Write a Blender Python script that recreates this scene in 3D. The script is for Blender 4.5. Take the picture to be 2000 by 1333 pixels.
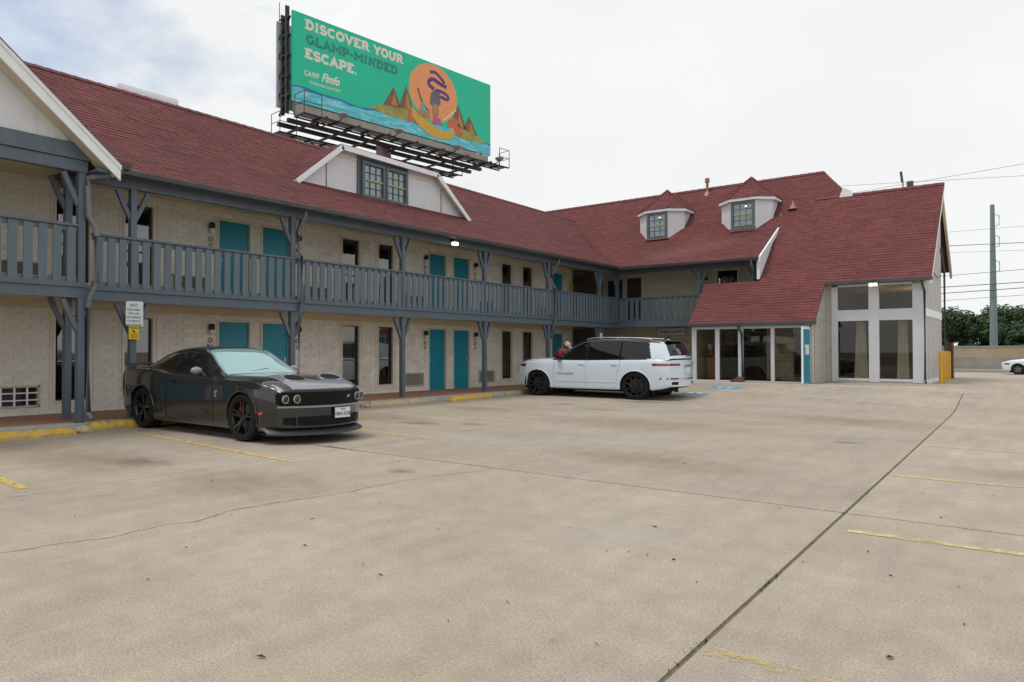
import bpy, bmesh, math, random
from mathutils import Vector, Matrix
random.seed(11)
S = bpy.context.scene
COL = S.collection
for o in list(bpy.data.objects):
    bpy.data.objects.remove(o)
R = math.radians

# ------------------------------------------------------------------ camera
cam = bpy.data.cameras.new('camera')
camo = bpy.data.objects.new('camera', cam)
COL.objects.link(camo)
camo.location = (0, 0, 1.4)
camo.rotation_euler = (R(90.83), 0, R(40.353))
cam.lens = 25.464
cam.sensor_width = 36
cam.shift_x = 0.075
cam.clip_start = 0.1
cam.clip_end = 3000
S.camera = camo

# ------------------------------------------------------------------ sky
SUN_EL, SUN_AZ = 70.0, 215.0          # soft sun through thin cloud, high behind the left shoulder
w = bpy.data.worlds.new('World')
S.world = w
w.use_nodes = True
nt = w.node_tree
nt.nodes.clear()
L = nt.links.new
out = nt.nodes.new('ShaderNodeOutputWorld')
bg = nt.nodes.new('ShaderNodeBackground')
bg.inputs[1].default_value = 0.15
sky = nt.nodes.new('ShaderNodeTexSky')
sky.sky_type = 'NISHITA'
sky.sun_disc = False
sky.sun_elevation = R(SUN_EL)
sky.sun_rotation = R(SUN_AZ)
tc = nt.nodes.new('ShaderNodeTexCoord')
mp = nt.nodes.new('ShaderNodeMapping')
mp.inputs['Location'].default_value = (9.1, 2.3, 3.65)
mp.inputs['Scale'].default_value = (1.0, 1.0, 1.9)
nz = nt.nodes.new('ShaderNodeTexNoise')
nz.inputs['Scale'].default_value = 2.1
nz.inputs['Detail'].default_value = 7
nz.inputs['Roughness'].default_value = 0.55
rp = nt.nodes.new('ShaderNodeValToRGB')
rp.color_ramp.elements[0].position = 0.27
rp.color_ramp.elements[0].color = (0.0, 0.0, 0.0, 1)
rp.color_ramp.elements[1].position = 0.46
rp.color_ramp.elements[1].color = (1, 1, 1, 1)
nz2 = nt.nodes.new('ShaderNodeTexNoise')
nz2.inputs['Scale'].default_value = 3.5
nz2.inputs['Detail'].default_value = 5
rp2 = nt.nodes.new('ShaderNodeValToRGB')
rp2.color_ramp.elements[0].position = 0.3
rp2.color_ramp.elements[0].color = (5.9, 6.0, 6.05, 1)
rp2.color_ramp.elements[1].position = 0.7
rp2.color_ramp.elements[1].color = (6.35, 6.4, 6.4, 1)
mx = nt.nodes.new('ShaderNodeMixRGB')
L(tc.outputs['Generated'], mp.inputs[0])
L(mp.outputs[0], nz.inputs[0])
L(mp.outputs[0], nz2.inputs[0])
L(nz.outputs[0], rp.inputs[0])
L(nz2.outputs[0], rp2.inputs[0])
L(rp.outputs[0], mx.inputs[0])
L(sky.outputs[0], mx.inputs[1])
L(rp2.outputs[0], mx.inputs[2])
L(mx.outputs[0], bg.inputs[0])
L(bg.outputs[0], out.inputs[0])

sl = bpy.data.lights.new('sun', 'SUN')
sl.energy = 1.5
sl.angle = R(12)
sl.color = (1.0, 0.95, 0.88)
slo = bpy.data.objects.new('sun', sl)
COL.objects.link(slo)
_az = R(SUN_AZ)
_d = Vector((math.sin(_az) * math.cos(R(SUN_EL)), math.cos(_az) * math.cos(R(SUN_EL)), math.sin(R(SUN_EL))))
slo.rotation_euler = (-_d).to_track_quat('-Z', 'Y').to_euler()

S.view_settings.view_transform = 'Standard'
S.view_settings.look = 'None'
S.view_settings.exposure = 0.0
S.view_settings.gamma = 1.0
S.view_settings.use_curve_mapping = False

# ------------------------------------------------------------------ helpers
def tag(o, label=None, cat=None, group=None, kind=None):
    if label: o['label'] = label
    if cat: o['category'] = cat
    if group: o['group'] = group
    if kind: o['kind'] = kind
    return o

def thing(name, label, cat, loc=(0, 0, 0), rz=0.0, group=None):
    o = bpy.data.objects.new(name, None)
    COL.objects.link(o)
    o.empty_display_size = 0.2
    o.location = loc
    o.rotation_euler = (0, 0, rz)
    return tag(o, label, cat, group)

def woff(o):
    v = Vector((0, 0, 0))
    while o:
        v += o.location
        o = o.parent
    return v

class MB:
    """collects shapes, builds them as one mesh object"""
    def __init__(s):
        s.v = []; s.f = []
    def add(s, vs, fs):
        n = len(s.v)
        s.v += [tuple(p) for p in vs]
        s.f += [tuple(i + n for i in f) for f in fs]
        return s
    def box(s, x0, x1, y0, y1, z0, z1):
        return s.add([(x0, y0, z0), (x1, y0, z0), (x1, y1, z0), (x0, y1, z0), (x0, y0, z1), (x1, y0, z1), (x1, y1, z1), (x0, y1, z1)],
                     [(0, 3, 2, 1), (4, 5, 6, 7), (0, 1, 5, 4), (1, 2, 6, 5), (2, 3, 7, 6), (3, 0, 4, 7)])
    def bar(s, a, b, w, h, up=(0, 0, 1)):
        """box beam from a to b; w across, h along up"""
        a = Vector(a); b = Vector(b); d = (b - a).normalized()
        u = Vector(up); sd = d.cross(u).normalized(); u = sd.cross(d).normalized()
        sd *= w / 2; u *= h / 2
        vs = [a - sd - u, a + sd - u, a + sd + u, a - sd + u, b - sd - u, b + sd - u, b + sd + u, b - sd + u]
        return s.add(vs, [(0, 1, 2, 3), (7, 6, 5, 4), (0, 4, 5, 1), (1, 5, 6, 2), (2, 6, 7, 3), (3, 7, 4, 0)])
    def tube(s, path, r, n=8, caps=True):
        P = [Vector(p) for p in path]
        rs = r if isinstance(r, (list, tuple)) else [r] * len(P)
        rings = []
        up = Vector((0, 0, 1))
        for i, p in enumerate(P):
            d = (P[min(i + 1, len(P) - 1)] - P[max(i - 1, 0)]).normalized()
            a = d.cross(up)
            if a.length < 1e-3: a = d.cross(Vector((1, 0, 0)))
            a.normalize(); b = d.cross(a).normalized()
            rings.append([p + (a * math.cos(2 * math.pi * k / n) + b * math.sin(2 * math.pi * k / n)) * rs[i] for k in range(n)])
        vs = [q for rg in rings for q in rg]
        fs = [(i * n + k, i * n + (k + 1) % n, (i + 1) * n + (k + 1) % n, (i + 1) * n + k) for i in range(len(P) - 1) for k in range(n)]
        if caps: fs += [tuple(range(n))[::-1], tuple((len(P) - 1) * n + k for k in range(n))]
        return s.add(vs, fs)
    def prism(s, poly, axis, a, b):
        """poly: 2D points in the two other axes (in order x,y,z minus axis), extruded a..b along axis"""
        def mk(p, t):
            q = list(p); q.insert(axis, t); return tuple(q)
        n = len(poly)
        vs = [mk(p, a) for p in poly] + [mk(p, b) for p in poly]
        return s.add(vs, [tuple(range(n)), tuple(range(2 * n - 1, n - 1, -1))] + [(i, n + i, n + (i + 1) % n, (i + 1) % n) for i in range(n)])
    def slab(s, poly, off):
        """3D polygon extruded by vector off"""
        off = Vector(off); n = len(poly)
        vs = [Vector(p) for p in poly] + [Vector(p) + off for p in poly]
        return s.add(vs, [tuple(range(n)), tuple(range(2 * n - 1, n - 1, -1))] + [(i, n + i, n + (i + 1) % n, (i + 1) % n) for i in range(n)])
    def lathe(s, prof, n=24, c=(0, 0, 0), axis=2):
        """prof: (r, t) pairs revolved about axis through c"""
        vs = []
        for r, t in prof:
            for k in range(n):
                a = 2 * math.pi * k / n
                q = [r * math.cos(a), r * math.sin(a)]
                q.insert(axis, t)
                vs.append((q[0] + c[0], q[1] + c[1], q[2] + c[2]))
        fs = [(i * n + k, i * n + (k + 1) % n, (i + 1) * n + (k + 1) % n, (i + 1) * n + k) for i in range(len(prof) - 1) for k in range(n)]
        return s.add(vs, fs)
    def build(s, name, mat, parent=None, smooth=False, local=False, bevel=0, sharp=40, fix=True, kind=None):
        me = bpy.data.meshes.new(name)
        vs = s.v
        if parent and not local:
            o_ = woff(parent)
            vs = [(p[0] - o_[0], p[1] - o_[1], p[2] - o_[2]) for p in vs]
        me.from_pydata(vs, [], s.f)
        if fix:
            bm = bmesh.new(); bm.from_mesh(me)
            bmesh.ops.recalc_face_normals(bm, faces=bm.faces)
            if bevel:
                bmesh.ops.bevel(bm, geom=[e for e in bm.edges if len(e.link_faces) == 2 and e.calc_face_angle(0) > 0.5], offset=bevel, segments=2, affect='EDGES', profile=0.7)
            bm.to_mesh(me); bm.free()
        if smooth:
            me.polygons.foreach_set('use_smooth', [True] * len(me.polygons))
            me.set_sharp_from_angle(angle=R(sharp))
        if mat: me.materials.append(mat)
        o = bpy.data.objects.new(name, me)
        COL.objects.link(o)
        if parent: o.parent = parent
        if kind: o['kind'] = kind
        return o

def mesh_copy(src, name, parent, loc, rot=None, scale=None):
    c = bpy.data.objects.new(name, src.data if hasattr(src, 'data') else src)
    COL.objects.link(c)
    if parent: c.parent = parent
    c.location = loc
    if rot: c.rotation_euler = rot
    if scale: c.scale = scale
    return c

# ------------------------------------------------------------------ materials
def mat(name, col, rough=0.6, metal=0.0, var=0.0, vscale=4.0, bump=0.0, bscale=60.0, coat=0.0, spec=None, emit=None, dirt=None, stretch=None, island=0.0, objvar=0.0):
    """procedural principled material; var: colour mottling, dirt: (colour, amount, scale), island/objvar: per-piece variation"""
    m = bpy.data.materials.new(name)
    m.use_nodes = True
    t = m.node_tree
    b = t.nodes['Principled BSDF']
    lk = t.links.new
    b.inputs['Roughness'].default_value = rough
    b.inputs['Metallic'].default_value = metal
    if coat:
        b.inputs['Coat Weight'].default_value = coat
        b.inputs['Coat Roughness'].default_value = 0.04
    if spec is not None: b.inputs['Specular IOR Level'].default_value = spec
    c4 = (*col, 1)
    b.inputs['Base Color'].default_value = c4
    co = t.nodes.new('ShaderNodeTexCoord')
    vec = co.outputs['Object']
    if stretch:
        mpn = t.nodes.new('ShaderNodeMapping')
        mpn.inputs['Scale'].default_value = stretch
        lk(vec, mpn.inputs[0]); vec = mpn.outputs[0]
    cur = None
    if var:
        n = t.nodes.new('ShaderNodeTexNoise')
        n.inputs['Scale'].default_value = vscale
        n.inputs['Detail'].default_value = 8
        n.inputs['Roughness'].default_value = 0.65
        lk(vec, n.inputs[0])
        r = t.nodes.new('ShaderNodeValToRGB')
        r.color_ramp.elements[0].position = 0.3
        r.color_ramp.elements[1].position = 0.7
        r.color_ramp.elements[0].color = tuple(c * (1 - var) for c in col) + (1,)
        r.color_ramp.elements[1].color = tuple(min(1, c * (1 + var)) for c in col) + (1,)
        lk(n.outputs[0], r.inputs[0])
        cur = r.outputs[0]
    if island or objvar:
        if island:
            g = t.nodes.new('ShaderNodeNewGeometry'); src = g.outputs['Random Per Island']; am = island
        else:
            g = t.nodes.new('ShaderNodeObjectInfo'); src = g.outputs['Random']; am = objvar
        mr = t.nodes.new('ShaderNodeMapRange')
        mr.inputs[3].default_value = 1 - am
        mr.inputs[4].default_value = 1 + am
        lk(src, mr.inputs[0])
        h = t.nodes.new('ShaderNodeHueSaturation')
        lk(mr.outputs[0], h.inputs['Value'])
        if cur: lk(cur, h.inputs['Color'])
        else: h.inputs['Color'].default_value = c4
        cur = h.outputs[0]
    if dirt:
        n = t.nodes.new('ShaderNodeTexNoise')
        n.inputs['Scale'].default_value = dirt[2]
        n.inputs['Detail'].default_value = 9
        n.inputs['Roughness'].default_value = 0.7
        lk(vec, n.inputs[0])
        r = t.nodes.new('ShaderNodeValToRGB')
        r.color_ramp.elements[0].position = 0.5
        r.color_ramp.elements[1].position = 0.72
        r.color_ramp.elements[0].color = (0, 0, 0, 1)
        r.color_ramp.elements[1].color = (dirt[1],) * 3 + (1,)
        lk(n.outputs[0], r.inputs[0])
        x = t.nodes.new('ShaderNodeMixRGB')
        lk(r.outputs[0], x.inputs[0])
        if cur: lk(cur, x.inputs[1])
        else: x.inputs[1].default_value = c4
        x.inputs[2].default_value = (*dirt[0], 1)
        cur = x.outputs[0]
    if cur: lk(cur, b.inputs['Base Color'])
    if bump:
        n = t.nodes.new('ShaderNodeTexNoise')
        n.inputs['Scale'].default_value = bscale
        n.inputs['Detail'].default_value = 6
        lk(vec, n.inputs[0])
        bp = t.nodes.new('ShaderNodeBump')
        bp.inputs['Strength'].default_value = bump
        bp.inputs['Distance'].default_value = 0.01
        lk(n.outputs[0], bp.inputs['Height'])
        lk(bp.outputs[0], b.inputs['Normal'])
    if emit:
        b.inputs['Emission Color'].default_value = (*emit[0], 1)
        b.inputs['Emission Strength'].default_value = emit[1]
    return m

def glass(name, tint=(0.5, 0.52, 0.52), rough=0.0, r0=0.05):
    """thin pane: tinted see-through plus Schlick reflection, the same from both sides"""
    m = bpy.data.materials.new(name)
    m.use_nodes = True
    t = m.node_tree
    t.nodes.clear()
    lk = t.links.new
    o = t.nodes.new('ShaderNodeOutputMaterial')
    a = t.nodes.new('ShaderNodeBsdfTransparent'); a.inputs[0].default_value = (*tint, 1)
    g = t.nodes.new('ShaderNodeBsdfGlossy'); g.inputs['Roughness'].default_value = rough
    f = t.nodes.new('ShaderNodeLayerWeight'); f.inputs[0].default_value = 0.5
    p = t.nodes.new('ShaderNodeMath'); p.operation = 'POWER'; p.inputs[1].default_value = 5
    mu = t.nodes.new('ShaderNodeMath'); mu.operation = 'MULTIPLY_ADD'; mu.inputs[1].default_value = 1 - r0; mu.inputs[2].default_value = r0; mu.use_clamp = True
    x = t.nodes.new('ShaderNodeMixShader')
    lk(f.outputs['Facing'], p.inputs[0]); lk(p.outputs[0], mu.inputs[0]); lk(mu.outputs[0], x.inputs[0])
    lk(a.outputs[0], x.inputs[1]); lk(g.outputs[0], x.inputs[2])
    lk(x.outputs[0], o.inputs[0])
    return m

M = {}
M['brick'] = mat('painted brick', (0.79, 0.765, 0.70), 0.75, var=0.10, vscale=3.0, bump=0.5, bscale=45, dirt=((0.55, 0.49, 0.41), 0.5, 2.2), objvar=0.05)
M['brickstuff'] = mat('painted brick field', (0.79, 0.765, 0.70), 0.75, var=0.10, vscale=3.0, bump=0.5, bscale=45, dirt=((0.55, 0.49, 0.41), 0.5, 2.2), island=0.07)
M['mortar'] = mat('painted mortar', (0.71, 0.665, 0.58), 0.85, var=0.12, vscale=6)
M['siding'] = mat('cream siding', (0.66, 0.62, 0.51), 0.6, var=0.07, vscale=2.5)
M['ceil'] = mat('cream soffit', (0.62, 0.53, 0.38), 0.65, var=0.06, vscale=2.0, dirt=((0.4, 0.32, 0.2), 0.3, 1.3))
M['white'] = mat('white trim paint', (0.84, 0.86, 0.89), 0.5, var=0.04, vscale=3, dirt=((0.60, 0.58, 0.55), 0.3, 2.4), bump=0.08)
M['stucco'] = mat('white panel', (0.70, 0.71, 0.73), 0.7, var=0.04, vscale=2, dirt=((0.5, 0.48, 0.42), 0.3, 1.6), bump=0.15, bscale=120)
M['trimcream'] = mat('cream casing', (0.72, 0.66, 0.55), 0.5, var=0.05)
M['slate'] = mat('slate blue paint', (0.096, 0.128, 0.160), 0.5, var=0.14, vscale=5, bump=0.25, bscale=25, stretch=(1, 1, 0.25), dirt=((0.10, 0.11, 0.12), 0.5, 3.0))
M['slate2'] = mat('slate blue boards', (0.118, 0.153, 0.186), 0.5, var=0.12, vscale=7, bump=0.25, bscale=30, stretch=(1, 1, 0.15), objvar=0.08)
M['teal'] = mat('teal door paint', (0.001, 0.26, 0.37), 0.38, var=0.10, vscale=1.6, bump=0.06, bscale=20)
M['shingle'] = mat('red asphalt shingle', (0.146, 0.040, 0.039), 0.9, var=0.14, vscale=0.8, bump=0.5, bscale=160, island=0.15, dirt=((0.095, 0.042, 0.04), 0.4, 0.6))
M['deckroof'] = mat('roof underlay', (0.14, 0.05, 0.05), 0.9, var=0.1)
M['gutter'] = mat('dark bronze gutter', (0.075, 0.082, 0.09), 0.4, metal=0.2, var=0.15)
M['pipe'] = mat('downspout', (0.15, 0.165, 0.185), 0.45, var=0.12, vscale=5)
M['darkpipe'] = mat('dark downspout', (0.06, 0.06, 0.065), 0.5, var=0.15)
M['tile'] = mat('walkway tile', (0.34, 0.17, 0.095), 0.7, var=0.2, vscale=3, bump=0.2, bscale=30)
M['conc2'] = mat('pale concrete', (0.46, 0.45, 0.43), 0.8, var=0.12, vscale=3, bump=0.3, bscale=60, dirt=((0.25, 0.22, 0.19), 0.4, 1.8))
M['yellow'] = mat('worn yellow paint', (0.62, 0.40, 0.055), 0.65, var=0.15, vscale=6, bump=0.4, bscale=40, dirt=((0.30, 0.26, 0.20), 0.95, 5.0))
M['yellowpale'] = mat('faded yellow paint', (0.50, 0.42, 0.24), 0.75, var=0.15, vscale=6, bump=0.4, bscale=40, dirt=((0.34, 0.30, 0.24), 1.0, 4.0))
M['bollard'] = mat('bollard yellow', (0.68, 0.36, 0.02), 0.45, var=0.1, vscale=8, dirt=((0.3, 0.2, 0.08), 0.4, 5))
M['black'] = mat('black metal', (0.018, 0.018, 0.02), 0.45, var=0.1)
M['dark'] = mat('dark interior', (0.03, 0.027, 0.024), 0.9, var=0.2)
M['frame'] = mat('bronze window frame', (0.05, 0.045, 0.04), 0.45, var=0.1)
M['curtain'] = mat('tan curtain', (0.42, 0.34, 0.24), 0.9, var=0.2, vscale=6, stretch=(1, 1, 0.2))
M['skysheet'] = mat('pale sky reflection', (0.86, 0.78, 0.68), 0.8, var=0.05)  # pale colour stands in for sky reflected in the upstairs glass
M['whitecurtain'] = mat('white curtain', (0.82, 0.81, 0.83), 0.9, var=0.06, vscale=5)
M['glass'] = glass('room window glass', (0.62, 0.61, 0.58), r0=0.16)
M['lobglass'] = glass('lobby glass', (0.76, 0.74, 0.67), r0=0.045)
M['jar'] = mat('lamp jar glass', (0.75, 0.72, 0.66), 0.15, var=0.03)
M['lit'] = mat('lit lamp lens', (1, 0.93, 0.75), 0.4, emit=((1, 0.92, 0.72), 1.8))
M['grille'] = mat('ac grille', (0.52, 0.48, 0.40), 0.55, var=0.1, vscale=9)
M['steel'] = mat('galvanised steel', (0.45, 0.46, 0.47), 0.35, metal=0.8, var=0.12)
M['copper'] = mat('rusty copper flashing', (0.34, 0.16, 0.10), 0.5, metal=0.3, var=0.25, vscale=9)
M['wood'] = mat('orange stained wood', (0.42, 0.16, 0.04), 0.45, var=0.25, vscale=3, stretch=(6, 6, 0.6))
# ------------------------------------------------------------------ the ground
def hz(Y):
    t = min(1.0, max(0.0, (Y - 19.5) / 6.0))
    u = min(1.0, max(0.0, (Y - 36.0) / 10.0))
    return 0.36 * t * t * (3 - 2 * t) * (1 - u * u * (3 - 2 * u))

def concrete(name, base, dark):
    m = bpy.data.materials.new(name); m.use_nodes = True
    t = m.node_tree; lk = t.links.new
    b = t.nodes['Principled BSDF']
    co = t.nodes.new('ShaderNodeTexCoord')
    geo = t.nodes.new('ShaderNodeNewGeometry')
    pos = geo.outputs['Position']
    def noise(scale, det=8, ro=0.6, stretch=None):
        n = t.nodes.new('ShaderNodeTexNoise')
        n.inputs['Scale'].default_value = scale; n.inputs['Detail'].default_value = det; n.inputs['Roughness'].default_value = ro
        if stretch:
            q = t.nodes.new('ShaderNodeMapping'); q.inputs['Scale'].default_value = stretch
            lk(pos, q.inputs[0]); lk(q.outputs[0], n.inputs[0])
        else: lk(pos, n.inputs[0])
        return n.outputs[0]
    def ramp(src, p0, c0, p1, c1):
        r = t.nodes.new('ShaderNodeValToRGB')
        r.color_ramp.elements[0].position = p0; r.color_ramp.elements[1].position = p1
        r.color_ramp.elements[0].color = (*c0, 1); r.color_ramp.elements[1].color = (*c1, 1)
        lk(src, r.inputs[0]); return r.outputs[0]
    def mix(kind, fac, a, bb):
        x = t.nodes.new('ShaderNodeMixRGB'); x.blend_type = kind
        if isinstance(fac, float): x.inputs[0].default_value = fac
        else: lk(fac, x.inputs[0])
        lk(a, x.inputs[1])
        if isinstance(bb, tuple): x.inputs[2].default_value = (*bb, 1)
        else: lk(bb, x.inputs[2])
        return x.outputs[0]
    g = lambda v: (v, v, v)
    c = ramp(noise(0.55, 10, 0.65), 0.32, tuple(v * 0.86 for v in base), 0.68, tuple(v * 1.10 for v in base))
    c = mix('MULTIPLY', 1.0, c, ramp(noise(4.5, 8, 0.7), 0.3, g(0.88), 0.7, g(1.08)))
    c = mix('MULTIPLY', 1.0, c, ramp(noise(62, 4, 0.65), 0.36, g(0.80), 0.60, g(1.09)))
    c = mix('MULTIPLY', 1.0, c, ramp(noise(150, 3, 0.6), 0.36, g(0.62), 0.60, g(1.12)))
    # broom / traffic streaks along the drive aisle and blotchy stains
    c = mix('MULTIPLY', 0.8, c, ramp(noise(1.4, 6, 0.6, (3.0, 0.5, 1)), 0.35, g(0.91), 0.65, g(1.05)))
    c = mix('MIX', ramp(noise(0.9, 9, 0.72), 0.58, g(0), 0.78, g(0.4)), c, dark)
    c = mix('MIX', ramp(noise(0.38, 7, 0.6, (1.0, 0.6, 1)), 0.53, g(0), 0.75, g(0.3)), c, (0.44, 0.33, 0.22))
    c = mix('MIX', ramp(noise(26, 4, 0.5), 0.72, g(0), 0.78, g(0.6)), c, (0.16, 0.13, 0.10))
    oi = t.nodes.new('ShaderNodeObjectInfo')
    mr = t.nodes.new('ShaderNodeMapRange'); mr.inputs[3].default_value = 0.95; mr.inputs[4].default_value = 1.05
    lk(oi.outputs['Random'], mr.inputs[0])
    h = t.nodes.new('ShaderNodeHueSaturation'); lk(mr.outputs[0], h.inputs['Value']); lk(c, h.inputs['Color'])
    lk(h.outputs[0], b.inputs['Base Color'])
    b.inputs['Roughness'].default_value = 0.82
    b.inputs['Specular IOR Level'].default_value = 0.35
    bp = t.nodes.new('ShaderNodeBump'); bp.inputs['Strength'].default_value = 0.22; bp.inputs['Distance'].default_value = 0.004
    mm = t.nodes.new('ShaderNodeMath'); mm.operation = 'ADD'
    lk(noise(190, 4, 0.7), mm.inputs[0]); lk(noise(14, 5, 0.6), mm.inputs[1])
    lk(mm.outputs[0], bp.inputs['Height']); lk(bp.outputs[0], b.inputs['Normal'])
    return m

M['concrete'] = concrete('parking lot concrete', (0.432, 0.372, 0.300), (0.28, 0.235, 0.185))
M['soil'] = mat('joint soil', (0.17, 0.135, 0.09), 0.95, var=0.35, vscale=12, bump=0.6, bscale=60, dirt=((0.05, 0.075, 0.02), 0.8, 3.0))
M['far_ground'] = mat('far ground', (0.16, 0.145, 0.12), 0.95, var=0.2, vscale=0.05)

# far sheet to the horizon, then the lot itself
g = MB().add([(-1200, -1200, -0.35), (1200, -1200, -0.35), (1200, 1200, -0.35), (-1200, 1200, -0.35)], [(0, 1, 2, 3)]).build('ground', M['far_ground'])
tag(g, 'wide flat ground beyond the parking lot', 'ground', kind='structure')

def sheet(corner, nu, nv, zfun):
    """corner: 4 plan points (A,B,C,D); bilinear grid with z from zfun(x,y)"""
    A, B, Cc, D = corner
    vs, fs = [], []
    for j in range(nv + 1):
        for i in range(nu + 1):
            u, v = i / nu, j / nv
            x = (1-u)*(1-v)*A[0] + u*(1-v)*B[0] + u*v*Cc[0] + (1-u)*v*D[0]
            y = (1-u)*(1-v)*A[1] + u*(1-v)*B[1] + u*v*Cc[1] + (1-u)*v*D[1]
            vs.append((x, y, zfun(x, y)))
    for j in range(nv):
        for i in range(nu):
            a = j * (nu + 1) + i
            fs.append((a, a + 1, a + nu + 2, a + nu + 1))
    return vs, fs

LOT = MB().add(*sheet(((-13.6, -30), (60, -30), (60, 62), (-13.6, 62)), 4, 92, lambda x, y: hz(y) - 0.010)).build('parking_lot', M['soil'], fix=False)
tag(LOT, 'tan concrete parking lot with weathered slabs', 'parking lot', kind='structure')

JM = lambda y: -1.27 - 0.0245 * (y - 2.9)      # the main joint
JL = lambda y: -7.62 - 0.030 * (y - 2.6)       # the joint along the stall ends
XK = -13.32                                    # kerb line
XR = 8.2
T1 = lambda x: 7.10
T2 = lambda x: 20.28 - 0.305 * x if x > -9 else 23.0
def slab_piece(fx0, fx1, fy0, fy1, ga, gb, nv):
    """slab between two x-joints (functions of y) and two y-joints (functions of x), pulled in by half a joint"""
    c = []
    for fx, fy, sx, sy in ((fx0, fy0, 1, 1), (fx1, fy0, -1, 1), (fx1, fy1, -1, -1), (fx0, fy1, 1, -1)):
        x, y = fx(5), 5
        for _ in range(20):
            y = fy(x); x = fx(y)
        c.append((x + (ga if sx > 0 else -gb), y + 0.014 * sy))
    vs, fs = sheet(c, 6, nv, lambda x, y: hz(y))
    mb = MB().add(vs, fs)
    # skirts
    nu = 6
    rim = [i for i in range(nu + 1)] + [(j + 1) * (nu + 1) - 1 for j in range(1, nv + 1)] + [nv * (nu + 1) + i for i in range(nu - 1, -1, -1)] + [j * (nu + 1) for j in range(nv - 1, 0, -1)]
    n0 = len(mb.v)
    for k in rim: mb.v.append((vs[k][0], vs[k][1], vs[k][2] - 0.08))
    for k in range(len(rim)):
        a, b = rim[k], rim[(k + 1) % len(rim)]
        mb.f.append((a, n0 + k, n0 + (k + 1) % len(rim), b))
    return mb.build('concrete_slab', M['concrete'], LOT, fix=True)
K = lambda v: (lambda q: v)
slab_piece(K(XK), JL, K(-9), T1, 0.0, 0.006, 16)
slab_piece(JL, JM, K(-9), T1, 0.006, 0.013, 16)
slab_piece(JM, K(XR), K(-9), T1, 0.013, 0.01, 16)
slab_piece(K(XK), JL, T1, K(23.0), 0.0, 0.006, 32)
slab_piece(JL, JM, T1, T2, 0.006, 0.014, 32)
slab_piece(JM, K(XR), T1, T2, 0.014, 0.01, 32)
slab_piece(K(XK), JL, K(23.0), K(25.5), 0.0, 0.006, 6)
slab_piece(JL, JM, T2, K(23.8), 0.006, 0.012, 10)
slab_piece(JM, K(XR), T2, K(23.8), 0.012, 0.01, 12)
slab_piece(K(-8.3), K(XR), K(23.8), K(36.0), 0.0, 0.006, 26)
slab_piece(K(-14.5), K(XR), K(36.0), K(61.0), 0.0, 0.006, 30)
slab_piece(K(XR), K(40), K(-9), T1, 0.01, 0.01, 8)
slab_piece(K(XR), K(40), T1, K(34.0), 0.01, 0.01, 32)
slab_piece(K(XR), K(40), K(34.0), K(61), 0.01, 0.01, 32)
slab_piece(K(XK), K(40), K(-29), K(-9), 0.0, 0.01, 8)

# hairline crack across the front slabs
cr = [(-5.70, 1.2), (-5.56, 1.89), (-5.50, 2.29), (-5.41, 2.59), (-5.45, 3.09), (-5.37, 3.27), (-5.53, 3.77), (-5.45, 4.27), (-5.34, 4.94), (-5.36, 5.55), (-5.29, 6.23), (-5.11, 6.75), (-5.05, 7.08)]
pts = []
for (a, b) in zip(cr[:-1], cr[1:]):
    for k in range(6):
        t = k / 6
        pts.append((a[0] + (b[0] - a[0]) * t + random.uniform(-.018, .018), a[1] + (b[1] - a[1]) * t))
def ribbon(mb, pts, wf, z=0.003):
    n0 = len(mb.v)
    for i, p in enumerate(pts):
        a = pts[max(i - 1, 0)]; b = pts[min(i + 1, len(pts) - 1)]
        d = Vector((b[0] - a[0], b[1] - a[1])); d.normalize()
        q = wf(i) / 2
        for s in (1, -1):
            x, y = p[0] - d.y * q * s, p[1] + d.x * q * s
            mb.v.append((x, y, hz(y) + z))
    for i in range(len(pts) - 1):
        a = n0 + 2 * i
        mb.f.append((a, a + 1, a + 3, a + 2))
    return mb
ribbon(MB(), pts, lambda i: random.uniform(0.004, 0.011)).build('crack', M['soil'], LOT, fix=False)

# painted stall lines, worn through to the concrete
def paint(name, col, wear, cover):
    m = mat(name, col, 0.7, var=0.12, vscale=8)
    t = m.node_tree; lk = t.links.new
    b = t.nodes['Principled BSDF']; o = t.nodes['Material Output']
    geo = t.nodes.new('ShaderNodeNewGeometry')
    n = t.nodes.new('ShaderNodeTexNoise'); n.inputs['Scale'].default_value = wear; n.inputs['Detail'].default_value = 9; n.inputs['Roughness'].default_value = 0.75
    lk(geo.outputs['Position'], n.inputs[0])
    r = t.nodes.new('ShaderNodeValToRGB')
    r.color_ramp.elements[0].position = cover - 0.08; r.color_ramp.elements[1].position = cover + 0.10
    lk(n.outputs[0], r.inputs[0])
    tr = t.nodes.new('ShaderNodeBsdfTransparent'); x = t.nodes.new('ShaderNodeMixShader')
    lk(r.outputs[0], x.inputs[0]); lk(tr.outputs[0], x.inputs[1]); lk(b.outputs[0], x.inputs[2]); lk(x.outputs[0], o.inputs[0])
    return m
M['line1'] = paint('stall paint strong', (0.60, 0.43, 0.13), 7, 0.42)
M['line2'] = paint('stall paint worn', (0.60, 0.48, 0.22), 9, 0.46)
M['line3'] = paint('stall paint ghost', (0.60, 0.46, 0.17), 10, 0.56)
M['blue'] = paint('blue bay paint', (0.14, 0.36, 0.47), 6, 0.45)
M['whitepaint'] = paint('white bay paint', (0.75, 0.75, 0.75), 8, 0.36)
def line(a, b, wd, m):
    n = max(2, int((Vector(b) - Vector(a)).length / 0.5))
    p = [(a[0] + (b[0] - a[0]) * k / n, a[1] + (b[1] - a[1]) * k / n) for k in range(n + 1)]
    return ribbon(MB(), p, lambda i: wd, 0.0045).build('painted_line', m, LOT, fix=False)
line((-12.75, 6.27), (-7.33, 5.83), 0.10, M['line1'])
line((-12.7, 9.15), (-7.50, 8.85), 0.10, M['line1'])
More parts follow.
